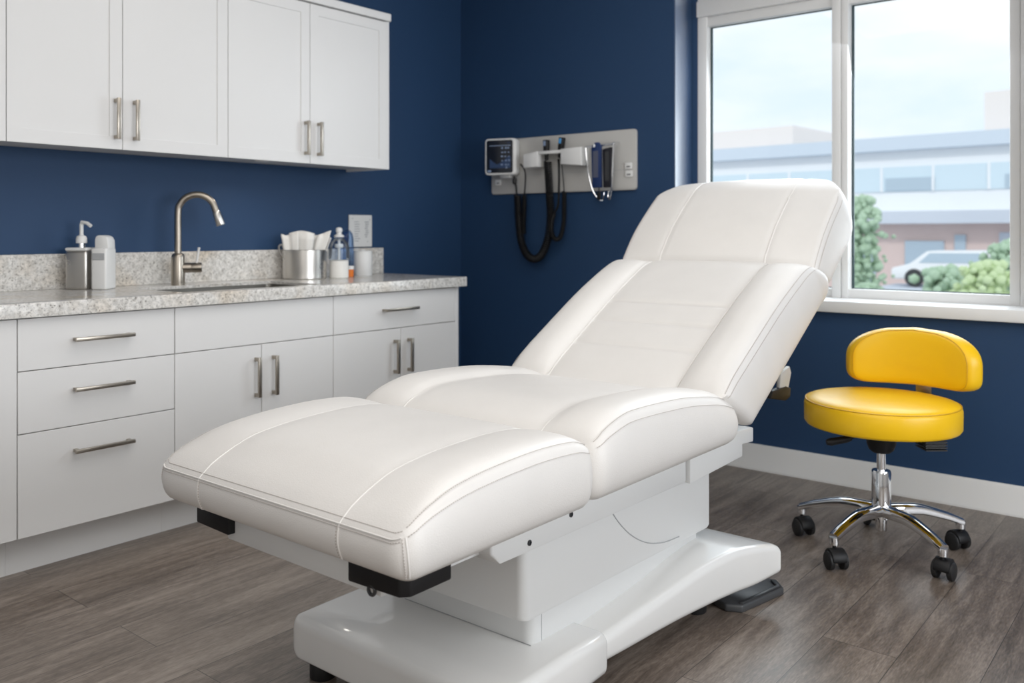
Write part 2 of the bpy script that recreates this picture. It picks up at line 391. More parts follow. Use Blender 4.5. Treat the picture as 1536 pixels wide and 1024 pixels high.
# worktop with the sink cut-out
XF = XD+.025
def worktop():
    xs = [XW+.001, -3.465, -3.09, XF]; ys = [.55, 1.83, 2.50, 3.382]; b = bmesh.new()
    V = {(i, j, k): b.verts.new((xs[i], ys[j], (ZT, .91)[k])) for i in range(4) for j in range(4) for k in (0, 1)}
    for i in range(3):
        for j in range(3):
            if (i, j) == (1, 1): continue
            for k in (0, 1): b.faces.new([V[i, j, k], V[i+1, j, k], V[i+1, j+1, k], V[i, j+1, k]])
    def wall(p, q): b.faces.new([V[(*p, 0)], V[(*q, 0)], V[(*q, 1)], V[(*p, 1)]])
    for i in range(3):
        wall((i, 0), (i+1, 0)); wall((i, 3), (i+1, 3)); wall((0, i), (0, i+1)); wall((3, i), (3, i+1))
    hole = [(1, 1), (2, 1), (2, 2), (1, 2)]
    lo = {p: b.verts.new((xs[p[0]], ys[p[1]], .898)) for p in hole}
    li = {p: b.verts.new((xs[p[0]]+(-.06 if p[0] == 1 else .03), ys[p[1]]+(-.06 if p[1] == 1 else .06), .898)) for p in hole}
    for i in range(4):
        p, q = hole[i], hole[(i+1) % 4]
        b.faces.new([lo[p], lo[q], V[(*q, 1)], V[(*p, 1)]]); b.faces.new([li[p], li[q], lo[q], lo[p]])
        b.faces.new([V[(*p, 0)], V[(*q, 0)], li[q], li[p]])
    bmesh.ops.recalc_face_normals(b, faces=b.faces[:])
    ed = [e for e in b.edges if all(abs(v.co.x-XF) < 1e-5 or abs(v.co.y-3.382) < 1e-5 for v in e.verts) and (all(v.co.z > .9 for v in e.verts) or (all(abs(v.co.x-XF) < 1e-5 and v.co.y > 3.38 for v in e.verts)))]
    ed = [e for e in ed if len(e.link_faces) == 2 and e.link_faces[0].normal.dot(e.link_faces[1].normal) < .5]
    bmesh.ops.bevel(b, geom=ed, offset=.004, segments=3, profile=.5, affect='EDGES')
    return MB().frombm(b)
ct = thing('countertop', 'grey speckled granite countertop along the left wall', 'countertop', (XW+.3, 2, ZT))
obj('worktop', worktop(), 'granite', ct, 30)
bsp = obj('backsplash', MB().box(XW+.001, XW+.021, .55, 3.382, .91, 1.052, .002, 1), 'granite'); tag(bsp, 'grey speckled granite backsplash strip against the left wall', 'backsplash')
# sink
sk = thing('sink', 'undermount stainless steel sink set in the granite counter', 'sink', (-3.265, 2.165, .68))
sm = MB(); x0, x1, y0, y1 = -3.465, -3.09, 1.83, 2.50
def ringrect(x0, x1, y0, y1, z, r, n=6):
    out = []
    for cx, cy, a0 in ((x1-r, y1-r, 0), (x0+r, y1-r, 90), (x0+r, y0+r, 180), (x1-r, y0+r, 270)):
        for k in range(n+1):
            a = math.radians(a0+90*k/n); out.append((cx+r*math.cos(a), cy+r*math.sin(a), z))
    return out
rings = [ringrect(x0-.012, x1+.012, y0-.012, y1+.012, .8975, .03), ringrect(x0-.002, x1+.002, y0-.002, y1+.002, .8970, .03), ringrect(x0+.006, x1-.006, y0+.006, y1-.006, .72, .035), ringrect(x0+.03, x1-.03, y0+.03, y1-.03, .69, .04), ringrect(x0+.13, x1-.13, y0+.3, y1-.3, .686, .03)]
n = len(rings[0]); vs = [p for r_ in rings for p in r_]; fs = []
for i in range(len(rings)-1):
    for k in range(n): fs.append((i*n+k, i*n+(k+1) % n, (i+1)*n+(k+1) % n, (i+1)*n+k))
fs.append(tuple((len(rings)-1)*n+k for k in range(n)))
sm.add(vs, fs); obj('basin', sm, 'steel_shaded', sk)
obj('drain', MB().lathe([(.0, .0), (.04, .0), (.042, .004), (.03, .005), (.028, .002), (0, .002)], (-3.265, 2.165, .6865)), 'chrome', sk)

# faucet
FX, FY = -3.525, 2.065
fa = thing('faucet', 'brushed nickel gooseneck tap behind the sink', 'faucet', (FX, FY, .91))
obj('base', MB().lathe([(.029, 0), (.0295, .006), (.028, .12), (.025, .132), (.018, .138), (.0, .138)], (FX, FY, .91)), 'nickel', fa)
# the spout arcs towards the basin and to the right
dirv = Vector((.62, .79, 0)).normalized()
arc = [(0, 1.03), (0, 1.12), (0, 1.20)]
cxr, rr_ = .078, .078
for k in range(1, 13): arc.append((cxr-rr_*math.cos(PI*k/14.2), 1.225+rr_*math.sin(PI*k/14.2)))
lx, lz = arc[-1]; arc += [(lx+.012, lz-.035)]
pts = [Vector((FX, FY, 0))+dirv*a+Vector((0, 0, z)) for a, z in arc]
obj('spout', MB().tube(bez(pts, 4), .0145, 16), 'nickel', fa)
e0 = pts[-1]; dd = (pts[-1]-pts[-2]).normalized()
obj('spray_head', MB().tube([e0-dd*.004, e0, e0+dd*.01, e0+dd*.055, e0+dd*.06], lambda t: (.0145, .0165, .0175, .0195, .018)[min(4, int(t*4+.5))], 16), 'steel', fa)
vd = Vector((.55, .835, 0)).normalized(); vp = Vector((FX, FY, .985))
vl = MB().tube([vp, vp+vd*.055, vp+vd*.056, vp+vd*.062, vp+vd*.096, vp+vd*.099], lambda t: (.022, .022, .0205, .022, .022, .019)[min(5, int(t*5+.5))], 18)
vb_ = obj('valve_body', vl, 'nickel', fa)
lp = vp+vd*.075
obj('lever', MB().tube([lp+Vector((0, 0, .015)), lp+vd*.006+Vector((0, 0, .05)), lp+vd*.012+Vector((0, 0, .088))], .0052, 10), 'white', vb_)

# ------------------------------------------------------------------ things on the counter
def rotz(c, a): return Matrix.Translation(c) @ Matrix.Rotation(a, 4, 'Z')
ZCT = .91
A = math.radians(37)          # turned a little from the wall, towards the room
sp = thing('soap_dispenser', 'square stainless steel soap bottle with a white pump, at the left of the counter', 'soap dispenser', (-3.575, 1.672, ZCT))
W = rotz((-3.575, 1.672, ZCT), A)
obj('bottle', MB().prism([(-.044, -.045), (.044, -.045), (.044, .045), (-.044, .045)], 'z', 0, .156, .010, 4, M4=W), 'steel', sp)
cp = obj('cap', MB().box(-.045, .045, -.046, .046, .1555, .168, .006, 3, M4=W), 'white', sp)
pm = MB().lathe([(.013, .168), (.0135, .185), (.021, .186), (.021, .205), (.017, .214), (.010, .217), (.0075, .22), (.0075, .262)], (0, 0, 0), 20, M4=W)
pm.tube([W @ Vector((0, 0, .258)), W @ Vector((.004, -.004, .270)), W @ Vector((.028, -.010, .266)), W @ Vector((.046, -.014, .254))], .0072, 10)
obj('pump', pm, 'white', sp)
obj('collar', MB().lathe([(.0155, .1675), (.0155, .186)], (0, 0, 0), 20, M4=W), 'chrome', sp)
hs = thing('sensor_dispenser', 'white touch-free sanitizer dispenser with arched spout, beside the steel soap bottle', 'dispenser', (-3.508, 1.730, ZCT))
W = rotz((-3.508, 1.730, ZCT), A)
obj('body', MB().box(-.030, .032, -.045, .04, 0, .166, .008, 3, M4=W), 'white', hs)
obj('window', MB().box(-.024, .026, -.0475, -.044, .118, .146, .002, 1, M4=W), 'grey', hs)
ar = [(-.022, .160), (-.022, .200), (-.019, .212), (-.008, .218), (.010, .217), (.025, .210), (.032, .195), (.033, .175), (.033, .160)]
arch = MB().prism([(p[0], p[1]) for p in ar], 'y', -.030, .030, .004, 2, M4=W)
obj('spout', arch, 'white', hs)

# steel canister with folded tissues
CX, CY = -3.528, 2.747
cn = thing('canister', 'round brushed steel canister holding folded white tissues', 'canister', (CX, CY, ZCT))
obj('drum', MB().lathe([(.0, 0), (.103, 0), (.107, .004), (.107, .141), (.105, .143), (.102, .141), (.102, .012), (0, .012)], (CX, CY, ZCT), 48), 'steel', cn)
hl = MB()
wv = Vector((-.775, -.632, 0)); hp = Vector((CX, CY, ZCT))+wv*.108
hl.tube(bez([hp+Vector((0, 0, .110)), hp+wv*.013+Vector((0, 0, .128)), hp+wv*.018+Vector((0, 0, .158)), hp+wv*.004+Vector((0, 0, .166)), hp-wv*.006+Vector((0, 0, .142))], 5), .0045, 8)
obj('handle', hl, 'plate', cn)
view = Vector((-.775, -.632, 0))     # runs across the canister as seen from the room
def tissue(u, d, lean, h, w, seed):
    rr = random.Random(seed); m = MB(); vs = []; fs = []; n, k = 10, 6
    ax = Vector((.775, .632, 0)); dp = Vector((.632, -.775, 0)); o = Vector((CX, CY, ZCT+.02))+ax*u+dp*d
    for i in range(n+1):
        for j in range(k+1):
            a = (i/n-.5)*w*(.66+.5*j/k); z = h*j/k
            fold = .006*math.sin(i*.75+seed)+.004*math.sin(i*1.5+seed*3)*(j/k)
            top = .012*math.sin(i*.33+seed*2.1) if j == k else 0
            p = o+ax*(a+lean*z)+dp*(fold+.05*z*math.sin(seed))+Vector((0, 0, z+top)); vs.append(p)
    for i in range(n):
        for j in range(k):
            a = i*(k+1)+j; fs.append((a, a+1, a+k+2, a+k+1))
    m.add(vs, fs); return m
ts = [(-.050, .005, -.08, .190, .080, 1), (-.030, -.030, -.06, .180, .085, 2), (-.004, .040, .0, .204, .105, 3), (.018, -.036, .12, .186, .085, 4), (.036, .024, .26, .206, .075, 5), (.046, -.012, .26, .182, .066, 6), (-.046, .046, -.06, .204, .075, 8)]
for i, a in enumerate(ts):
    o = obj('tissue', tissue(*a), 'tissue', sharp=80)
    o.modifiers.new('thickness', 'SOLIDIFY').thickness = .0025
    lab = ['folded white tissue leaning left at the left front of the steel canister', 'folded white tissue standing at the front of the canister, left of centre', 'tallest flat-topped white tissue at the back middle of the canister', 'folded white tissue at the front of the canister, right of centre',
           'white tissue with the highest pointed corner, leaning right in the canister', 'white tissue leaning furthest right over the canister rim', 'white tissue standing at the back left of the canister'][i]
    tag(o, lab, 'tissue', 'tissues in the steel canister')

# clear pump bottle, small orange pot, white jar, notice card
bt = thing('pump_bottle', 'clear round-shouldered plastic bottle with white knob and white lower half', 'bottle', (-3.45, 2.900, ZCT))
c = (-3.45, 2.900, ZCT)
obj('shell', MB().lathe([(.052, .090), (.052, .135), (.051, .152), (.043, .176), (.030, .191), (.024, .197), (.024, .206)], c, 28, cap=False), 'clear', bt)
obj('contents', MB().lathe([(0, .0), (.044, .0), (.047, .003), (.047, .086), (.044, .089), (0, .089)], c, 28), 'tissue', bt)
obj('stem', MB().lathe([(.007, .089), (.007, .19)], c, 12).lathe([(.019, .150), (.022, .154), (.022, .166), (.019, .170)], c, 20), 'white', bt)
obj('knob', MB().lathe([(.025, .204), (.025, .212), (.014, .218), (.012, .225), (.0155, .230), (.017, .238), (.015, .248), (.008, .253), (0, .254)], c, 20), 'white', bt)
c = (-3.585, 3.066, ZCT)
b2 = thing('blue_bottle', 'blue translucent dome-topped bottle behind the clear pump bottle', 'bottle', c)
obj('shell', MB().lathe([(0, 0), (.034, 0), (.036, .004), (.036, .16), (.035, .195), (.029, .222), (.016, .238), (0, .243)], c, 28), 'bluec', b2)
c = (-3.48, 2.994, ZCT)
op = thing('specimen_pot', 'tiny pot of orange liquid with a white top, right of the clear bottle', 'pot', c)
obj('pot', MB().lathe([(0, 0), (.018, 0), (.021, .003), (.022, .038), (0, .038)], c, 24), 'orange', op)
obj('lid', MB().lathe([(.0235, .0385), (.0235, .054), (.022, .056), (0, .056)], c, 24), 'white', op)
c = (-3.54, 3.137, ZCT)
jr = thing('jar', 'plain white cylindrical jar under the notice card', 'jar', c)
obj('body', MB().lathe([(0, 0), (.047, 0), (.050, .004), (.050, .120), (.048, .124), (0, .124)], c, 32), 'white', jr)
obj('lid', MB().lathe([(.051, .1245), (.051, .129), (.048, .131), (.012, .131), (.010, .137), (0, .137)], c, 32), 'white', jr)
nc = thing('notice_card', 'small white printed notice card on the blue wall above the backsplash', 'notice', (XW, 3.225, 1.055))
obj('card', MB().box(XW+.001, XW+.010, 3.142, 3.306, 1.058, 1.232, .002, 1), 'card', nc)
pr = MB(); pr2 = MB(); rr = random.Random(3)
for k in range(9):
    z = 1.192-.013*k
    pr.box(XW+.0098, XW+.0106, 3.178, 3.205+rr.random()*.018, z, z+.005)
for k in range(8):
    z = 1.190-.0115*k; y = 3.250+rr.random()*.01
    pr2.box(XW+.0098, XW+.0106, y, y+.008+rr.random()*.022, z, z+.007)
obj('print', pr, 'grey', nc); obj('print', pr2, 'grey', nc)
for y, z in ((3.165, 1.212), (3.288, 1.207), (3.165, 1.075), (3.272, 1.087)): obj('fixing', MB().box(XW+.0098, XW+.0115, y-.003, y+.003, z-.003, z+.003), 'grey', nc)

# under-cabinet light
ul = thing('cabinet_light', 'small round light under the right wall cabinet', 'light', (-3.42, 2.42, ZU0))
obj('housing', MB().lathe([(.03, 0), (.032, .002), (.032, .0115), (.0, .0115)], (-3.42, 2.42, ZU0), 24), 'white', ul)

# ------------------------------------------------------------------ diagnostic wall board
PY = YB-.018
wp = thing('wall_panel', 'pale grey diagnostic mounting panel on the blue back wall', 'panel', (-2.9, YB, 1.36))
def rrect(x0, x1, z0, z1, r, n=5):
    return [(p[0], p[1]) for p in ringrect(x0, x1, z0, z1, 0, r, n)]
obj('board', MB().prism(rrect(-3.40, -2.404, 1.362, 1.684, .018), 'y', PY, YB-.0005, .003, 2, rsel='rim'), 'plate', wp)
obj('groove', MB().box(-3.16, -2.43, PY-.0006, PY+.0005, 1.4695, 1.4715), 'grey', wp)
def socket(x, z):
    s_ = obj('socket', MB().prism(rrect(x-.021, x+.021, z-.017, z+.017, .006), 'y', PY-.007, PY, .002, 2, rsel='rim'), 'white', wp)
    obj('slot', MB().box(x-.010, x+.012, PY-.0078, PY-.0068, z-.006, z-.001), 'dark', s_)
socket(-2.449, 1.489); socket(-2.446, 1.447); socket(-3.345, 1.432)
# cradle: two white blocks joined by a bar
cr = MB()
cr.prism([(-3.095, 1.580), (-2.995, 1.592), (-2.995, 1.505), (-3.095, 1.502)], 'y', 3.945, PY-.0005, .004)
cr.prism([(-2.835, 1.596), (-2.700, 1.600), (-2.700, 1.500), (-2.835, 1.512)], 'y', 3.945, PY-.0005, .004)
obj('cradle', cr.box(-3.0, -2.83, 3.95, 3.966, 1.574, 1.592, .004).box(-3.0, -2.83, 3.99, PY-.0005, 1.574, 1.592, .004), 'white', wp)
# monitor
mo = thing('vital_signs_monitor', 'small white vital signs monitor with a dark screen, at the left end of the panel', 'monitor', (-3.275, 3.99, 1.47))
yaw = Matrix.Translation((-3.263, 3.955, 1.575)) @ Matrix.Rotation(math.radians(17), 4, 'Z')
obj('casing', MB().prism(rrect(-.098, .098, -.106, .106, .022), 'y', -.02, .045, .008, 3, rsel='rim', M4=yaw), 'white', mo)
sn = obj('screen', MB().prism(rrect(-.085, .079, -.094, .096, .012), 'y', -.0235, -.019, .001, 1, rsel='rim', M4=yaw), 'screen', mo)
obj('status_line', MB().box(-.066, .068, -.0245, -.0232, .062, .066, M4=yaw), 'uiw', sn); um = MB()
um.prism([(-.065, -.066), (.066, -.066), (.066, .004), (.04, -.008), (.015, -.03), (-.02, -.045), (-.065, -.012)], 'y', -.0242, -.0232, M4=yaw)
obj('graph', um, 'ui', sn)
uw = MB(); rr = random.Random(5)
for k in range(5):
    z = .045-.024*k
    for j in range(3):
        x = .005+.021*j+rr.random()*.006; uw.box(x, x+.007+rr.random()*.006, -.0246, -.0232, z, z+.006+.004*rr.random(), M4=yaw)
obj('icon', MB().box(.036, .046, -.0246, -.0232, -.068, -.058, M4=yaw), 'uiw', sn); obj('title', MB().box(.045, .066, -.0246, -.0232, .077, .081, M4=yaw), 'ui', sn)
obj('readout', uw, 'uiw', sn)
obj('button', MB().lathe([(.010, 0), (.010, .004), (.008, .005), (0, .005)], n=18, M4=yaw @ Matrix.Translation((-.066, -.0225, -.083)) @ Matrix.Rotation(PI/2, 4, 'X') @ Matrix.Diagonal((1.25, .7, 1, 1))), 'uiw', mo)
obj('mount', MB().box(-3.32, -3.21, 3.995, PY-.0005, 1.52, 1.62, .004).box(-3.30, -3.23, 3.985, 4.015, 1.455, 1.475, .003), 'white', mo)

def coil(pts, r, wire, turns, n=6):
    """A springy coiled lead wound round a path."""
    path = bez(pts, 14); L = [0]
    for i in range(1, len(path)): L.append(L[-1]+(path[i]-path[i-1]).length)
    out = []; N = turns*9; up = Vector((0, -1, 0))
    for q in range(N+1):
        s_ = L[-1]*q/N; i = min(len(path)-2, max(0, next(k for k in range(1, len(L)) if L[k] >= s_-1e-9)-1))
        f = (s_-L[i])/max(1e-9, L[i+1]-L[i]); p = path[i].lerp(path[i+1], f); t = (path[i+1]-path[i]).normalized()
        w = t.cross(up).normalized(); a = 2*PI*q/9
        out.append(p+up*(r*math.cos(a))+w*(r*math.sin(a)))
    return MB().tube(out, wire, n)
# first instrument: straight black handle with a pale lens, its long coiled lead looping under the monitor
def instrument(name, label, top, tilt, lens, cords):
    x, z = top
    t = thing(name, label, 'instrument', (x, 3.978, z-.2))
    Wm = Matrix.Translation((x, 3.978, z)) @ Matrix.Rotation(tilt, 4, 'Y')
    obj('handle', MB().lathe([(0, -.115), (.011, -.113), (.0115, -.085), (.017, -.078), (.019, -.02), (.020, -.004), (.017, 0), (0, .001)], n=20, M4=Wm), 'black', t)
    obj('lens', MB().box(-.008, .008, -.0215, -.017, -.034, -.006, .003, 2, M4=Wm), lens, t)
    for nm, mb in cords: obj(nm, mb, 'black' if nm != 'plug' else 'blackr', t)
    return t
zC = 3.985
main = coil([(-2.953, zC, 1.535), (-2.945, zC, 1.45), (-2.938, zC, 1.34), (-2.935, 3.99, 1.22), (-2.955, 3.99, 1.10), (-3.00, 3.99, 1.01), (-3.06, 3.995, .985), (-3.115, 3.995, 1.02), (-3.152, 3.995, 1.10), (-3.165, 3.995, 1.20), (-3.172, 3.995, 1.30), (-3.175, 3.995, 1.352)], .0185, .0052, 84)
lead = MB().tube(bez([(-3.182, 3.995, 1.35), (-3.186, 3.995, 1.40), (-3.195, 3.993, 1.44), (-3.196, 3.99, 1.462)], 6), .0052, 8)
plug = MB().lathe([(.007, 0), (.013, .006), (.014, .028), (.009, .036), (0, .036)], (-3.193, 3.99, 1.415), 14)
instrument('otoscope', 'black handheld instrument with a pale lens, standing left in the white cradle', (-2.955, 1.655), 0, 'uiw', [('coiled_cord', main), ('lead', lead), ('plug', plug)])
c2 = coil([(-2.838, zC, 1.362), (-2.838, zC, 1.28), (-2.842, zC, 1.19), (-2.862, zC, 1.115), (-2.895, zC, 1.098), (-2.922, zC, 1.13), (-2.925, zC, 1.19), (-2.905, zC, 1.245)], .0105, .0036, 60)
l2 = MB().tube(bez([(-2.905, zC, 1.245), (-2.880, zC, 1.29), (-2.873, zC, 1.40), (-2.874, zC, 1.50), (-2.872, 3.978, 1.545)], 8), .0062, 8)
l3 = MB().tube(bez([(-2.838, zC, 1.36), (-2.846, zC, 1.45), (-2.858, zC, 1.53), (-2.86, 3.978, 1.55)], 8), .003, 8)
instrument('ophthalmoscope', 'black handheld instrument with a blue lens, leaning right in the white cradle', (-2.845, 1.662), math.radians(9), 'blue', [('coiled_cord', c2), ('lead', l2), ('lead', l3)])
# second lead beside the monitor's plug
ld = coil([(-3.128, 3.999, 1.352), (-3.128, 3.999, 1.29), (-3.135, 4.0, 1.20), (-3.138, 4.005, 1.13)], .0105, .0038, 26)
obj('coiled_lead', MB().tube(bez([(-3.128, 3.999, 1.355), (-3.118, 3.995, 1.43), (-3.118, 3.99, 1.49), (-3.145, 3.985, 1.53)], 8), .0042, 8), 'black', mo)
obj('coiled_lead', ld, 'black', mo)
# sleeves in a wire rack
rk = thing('wire_rack', 'chrome wire rack at the right end of the panel', 'rack', (-2.58, 3.99, 1.30))
rw = MB()
rw.tube(bez([(-2.675, PY+.002, 1.602), (-2.675, 3.965, 1.600), (-2.672, 3.955, 1.57), (-2.655, 3.955, 1.45), (-2.630, 3.96, 1.36), (-2.600, 3.97, 1.315), (-2.585, 3.985, 1.312), (-2.580, 3.99, 1.35)], 6), .0034, 8)
rw.tube(bez([(-2.505, PY+.002, 1.615), (-2.500, 3.965, 1.612), (-2.498, 3.955, 1.58), (-2.505, 3.955, 1.45), (-2.515, 3.96, 1.35), (-2.530, 3.97, 1.312), (-2.548, 3.98, 1.322), (-2.550, 3.99, 1.36)], 6), .0042, 8)
obj('wire_loop', rw, 'chrome', rk)
obj('cross_bar', MB().tube([(-2.678, 3.975, 1.598), (-2.498, 3.975, 1.606)], .006, 10), 'chrome', rk)
sl = thing('sleeve', 'bright blue sleeve hanging on the left of the wire rack', 'sleeve', (-2.605, 3.97, 1.37))
obj('pouch', MB().prism([(-2.636, 1.585), (-2.630, 1.603), (-2.612, 1.618), (-2.590, 1.618), (-2.574, 1.600), (-2.572, 1.375), (-2.630, 1.375)], 'y', 3.948, 3.966, .005), 'sleeve', sl)
obj('print', MB().box(-2.622, -2.590, 3.9472, 3.9482, 1.43, 1.572), 'label', sl)
obj('rivet', MB().lathe([(.009, 0), (.009, .003), (0, .004)], n=16, M4=Matrix.Translation((-2.615, 3.948, 1.600)) @ Matrix.Rotation(PI/2, 4, 'X')), 'chrome', sl)
obj('cord_end', MB().tube([(-2.590, 3.957, 1.378), (-2.590, 3.957, 1.352)], .003, 8).box(-2.602, -2.580, 3.951, 3.963, 1.310, 1.353, .004), 'black', sl)
sl2 = thing('sleeve', 'near-black sleeve hanging on the right of the wire rack', 'sleeve', (-2.535, 3.97, 1.37))
obj('pouch', MB().prism([(-2.566, 1.580), (-2.508, 1.588), (-2.510, 1.48), (-2.518, 1.375), (-2.560, 1.375)], 'y', 3.950, 3.966, .004), 'sleeved', sl2)
obj('print', MB().box(-2.548, -2.524, 3.9492, 3.9502, 1.41, 1.565), 'dark', sl2)

# ------------------------------------------------------------------ the examination table
BX = -1.51
ex = thing('examination_table', 'white upholstered reclining examination table in the middle of the room', 'examination table', (BX, 2.0, 0))

class Cushion:
    def __init__(s, hw, L, H, bottom, frame, r0, r1, bulge, sh0, sh1, b0=.0, b1=.0, bot1=None, nu=56, nv=48, levels=9):
        s.hw, s.L, s.H, s.bot, s.fr, s.r0, s.r1, s.bulge, s.sh0, s.sh1, s.b0, s.b1 = hw, L, H, bottom, frame, r0, r1, bulge, sh0, sh1, b0, b1
        s.nu, s.nv, s.lv = nu, nv, levels; s.bot1 = bottom if bot1 is None else bot1
    def plan(s, a, b):
        t = a*s.hw; q = b*s.L
        for lo in (True, False):
            r = s.r0 if lo else s.r1
            dx = abs(t)-(s.hw-r); dy = (r-q) if lo else (q-(s.L-r))
            if dx > 0 and dy > 0 and r > 0:
                m = max(dx, dy); l = math.hypot(dx, dy); k = m/l
                t = math.copysign(s.hw-r+dx*k, t); q = (r-dy*k) if lo else (s.L-r+dy*k)
        return t, q
    def top(s, a, b, off=0):
        t, q = s.plan(a, b); return s.fr @ Vector((t, q, s.H(t, q)+off))
    def side(s, a, b, k, off=0):
        """Point on the side wall under the boundary point (a,b); k 0 at the seam .. 1 at the bottom."""
        t, q = s.plan(a, b); h0 = s.H(t, q)
        e = 1e-3; am = max(abs(a), abs(2*b-1))
        # outward normal of the plan outline, from two neighbours
        nt = nq = 0
        if abs(a) > 1-1e-6 and not (b < 1e-6 or b > 1-1e-6):
            t1, q1 = s.plan(a, min(1, b+e)); t0, q0 = s.plan(a, max(0, b-e)); d = (t1-t0, q1-q0); nt, nq = d[1], -d[0]
            if a < 0: nt, nq = -nt, -nq
        elif (b < 1e-6 or b > 1-1e-6) and abs(a) < 1-1e-6:
            t1, q1 = s.plan(min(1, a+e), b); t0, q0 = s.plan(max(-1, a-e), b); d = (t1-t0, q1-q0); nt, nq = -d[1], d[0]
            if b < .5: nt, nq = -nt, -nq
        else:
            nt, nq = math.copysign(.7071, a), (-.7071 if b < .5 else .7071)
        l = math.hypot(nt, nq) or 1; nt /= l; nq /= l
        if abs(a) > 1-1e-6: 
            wq = abs(nq)
        else: wq = abs(nq)
        bl = s.bulge*(1-wq)+(s.b0 if b < .5 else s.b1)*wq
        o = bl*math.sin(PI*min(1, k*.93+.04))+off
        sh = (s.sh0*(1-b)+s.sh1*b)*k
        z = h0+(s.bot+(s.bot1-s.bot)*b-h0)*k
        return s.fr @ Vector((t+nt*o, q+nq*o+sh, z))
    def ringparams(s):
        P = []
        for i in range(s.nu): P.append((-1+2*i/s.nu, 0))
        for j in range(s.nv): P.append((1, j/s.nv))
        for i in range(s.nu): P.append((1-2*i/s.nu, 1))
        for j in range(s.nv): P.append((-1, 1-j/s.nv))
        return P
    def mesh(s):
        m = MB(); idx = {}; vs = []; fs = []
        for i in range(s.nu+1):
            for j in range(s.nv+1):
                idx[i, j] = len(vs); vs.append(s.top(-1+2*i/s.nu, j/s.nv))
        for i in range(s.nu):
            for j in range(s.nv): fs.append((idx[i, j], idx[i+1, j], idx[i+1, j+1], idx[i, j+1]))
        P = s.ringparams(); n = len(P)
        prev = [idx[round((a+1)/2*s.nu), round(b*s.nv)] for a, b in P]
        for l in range(1, s.lv+1):
            k = l/s.lv; cur = []
            for a, b in P:
                cur.append(len(vs)); vs.append(s.side(a, b, k, -.012*max(0, (k-.8)/.2)**2))
            for i in range(n): fs.append((prev[i], cur[i], cur[(i+1) % n], prev[(i+1) % n]))
            prev = cur
        c = len(vs); vs.append(sum((Vector(vs[i]) for i in prev), Vector())/n)
        for i in range(n): fs.append((prev[i], c, prev[(i+1) % n]))
        return m.add(vs, fs)
    def line(s, pts, off=.0015, n=60):
        return [s.top(pts[0][0]+(pts[1][0]-pts[0][0])*i/n, pts[0][1]+(pts[1][1]-pts[0][1])*i/n, off) for i in range(n+1)]
def dashes(mb, pts, step=.0055, r=.0008):
    """A stitched seam: one thin thread whose colour alternates stitch by stitch."""
    L = [0]
    for i in range(1, len(pts)): L.append(L[-1]+(pts[i]-pts[i-1]).length)
    N = max(4, int(L[-1]/step)*3); out = []; i = 0
    for q in range(N+1):
        t = L[-1]*q/N
        while i < len(L)-2 and L[i+1] < t: i += 1
        out.append(pts[i].lerp(pts[i+1], (t-L[i])/max(1e-9, L[i+1]-L[i])))
    mb.tube(out, r, 5, dash=(3, 2, 1))

def smooth(x): x = max(0, min(1, x)); return x*x*(3-2*x)
# cross profile of a panel with two padded bolsters; value by |t|
def bolster(t, centre, groove, crest, edge):
    t = abs(t)
    return hermite([0, .17, .222, .235, .248, .275, .31, .345, .375, .392, .40],
                   [centre, centre*.95+groove*.05, groove+(centre-groove)*.45, groove, groove+(crest-groove)*.42, groove+(crest-groove)*.80, groove+(crest-groove)*.98, crest-(crest-edge)*.03, crest-(crest-edge)*.22, crest-(crest-edge)*.58, edge], t)
I4 = lambda y: Matrix.Translation((BX, y, 0))
# leg section
LY = 1.075
def H_leg(t, q):
    s_ = hermite([0, .03, .08, .17, .30, .40, .52, .575, .597], [.604, .624, .642, .660, .670, .673, .668, .655, .634], q)
    c = hermite([0, .05, .14, .3, .48, .57, .597], [0, .008, .022, .026, .026, .018, .004], q)
    return s_+bolster(t, c*.95, c*.72, c, 0)
leg = Cushion(.400, .597, H_leg, .522, I4(LY), .030, .030, .014, .012, .0, .012, .006)
SY = 1.672
def H_seat(t, q):
    s_ = hermite([0, .02, .06, .18, .40, .60, .70, .74, .76], [.632, .657, .676, .697, .690, .668, .645, .625, .600], q)
    c = hermite([0, .04, .12, .35, .65, .74, .76], [.0, .016, .026, .030, .028, .014, .004], q)
    return s_+bolster(t, c*.55, c*.25, c, 0)
seat = Cushion(.400, .760, H_seat, .527, I4(SY), .035, .045, .016, .004, .0, .006, .02)
TH = math.radians(29)
Fb = Matrix(((1, 0, 0, BX), (0, math.cos(TH), -math.sin(TH), 2.343), (0, math.sin(TH), math.cos(TH), .662), (0, 0, 0, 1)))
def H_back(t, q):
    e = hermite([0, .10, .4, .68, .78, .83], [-.004, .004, .004, -.012, -.030, -.062], q)
    c = hermite([0, .05, .15, .6, .74, .80, .83], [.0, .020, .035, .038, .032, .010, 0], q)
    cen = hermite([0, .12, .45, .70, .80, .83], [.000, .012, .016, .004, -.020, -.045], q)-e
    for g in (.197, .330, .454):
        cen -= .0065*math.exp(-((q-g)/.007)**2)*(1 if abs(t) < .232 else 0)
    gr = cen-.008
    return e+bolster(t, cen, gr, max(c, cen*.5), 0)
back = Cushion(.400, .83, H_back, -.198, Fb, .03, .05, .012, .115, .020, .004, .055, nu=64, nv=90)
TH2 = math.radians(42)
Fh = Matrix(((1, 0, 0, BX), (0, math.cos(TH2), -math.sin(TH2), 3.050), (0, math.sin(TH2), math.cos(TH2), 1.022), (0, 0, 0, 1)))
def H_head(t, q):
    e = hermite([0, .04, .2, .40, .49, .54], [-.010, .012, .030, .020, -.004, -.036], q)
    w = abs(t)/.40
    d = -.022*w**2.5
    for g in (.215,):
        d -= .0045*math.exp(-((abs(t)-g)/.008)**2)
    return e+d-.012*smooth((abs(t)-.385)/.015)
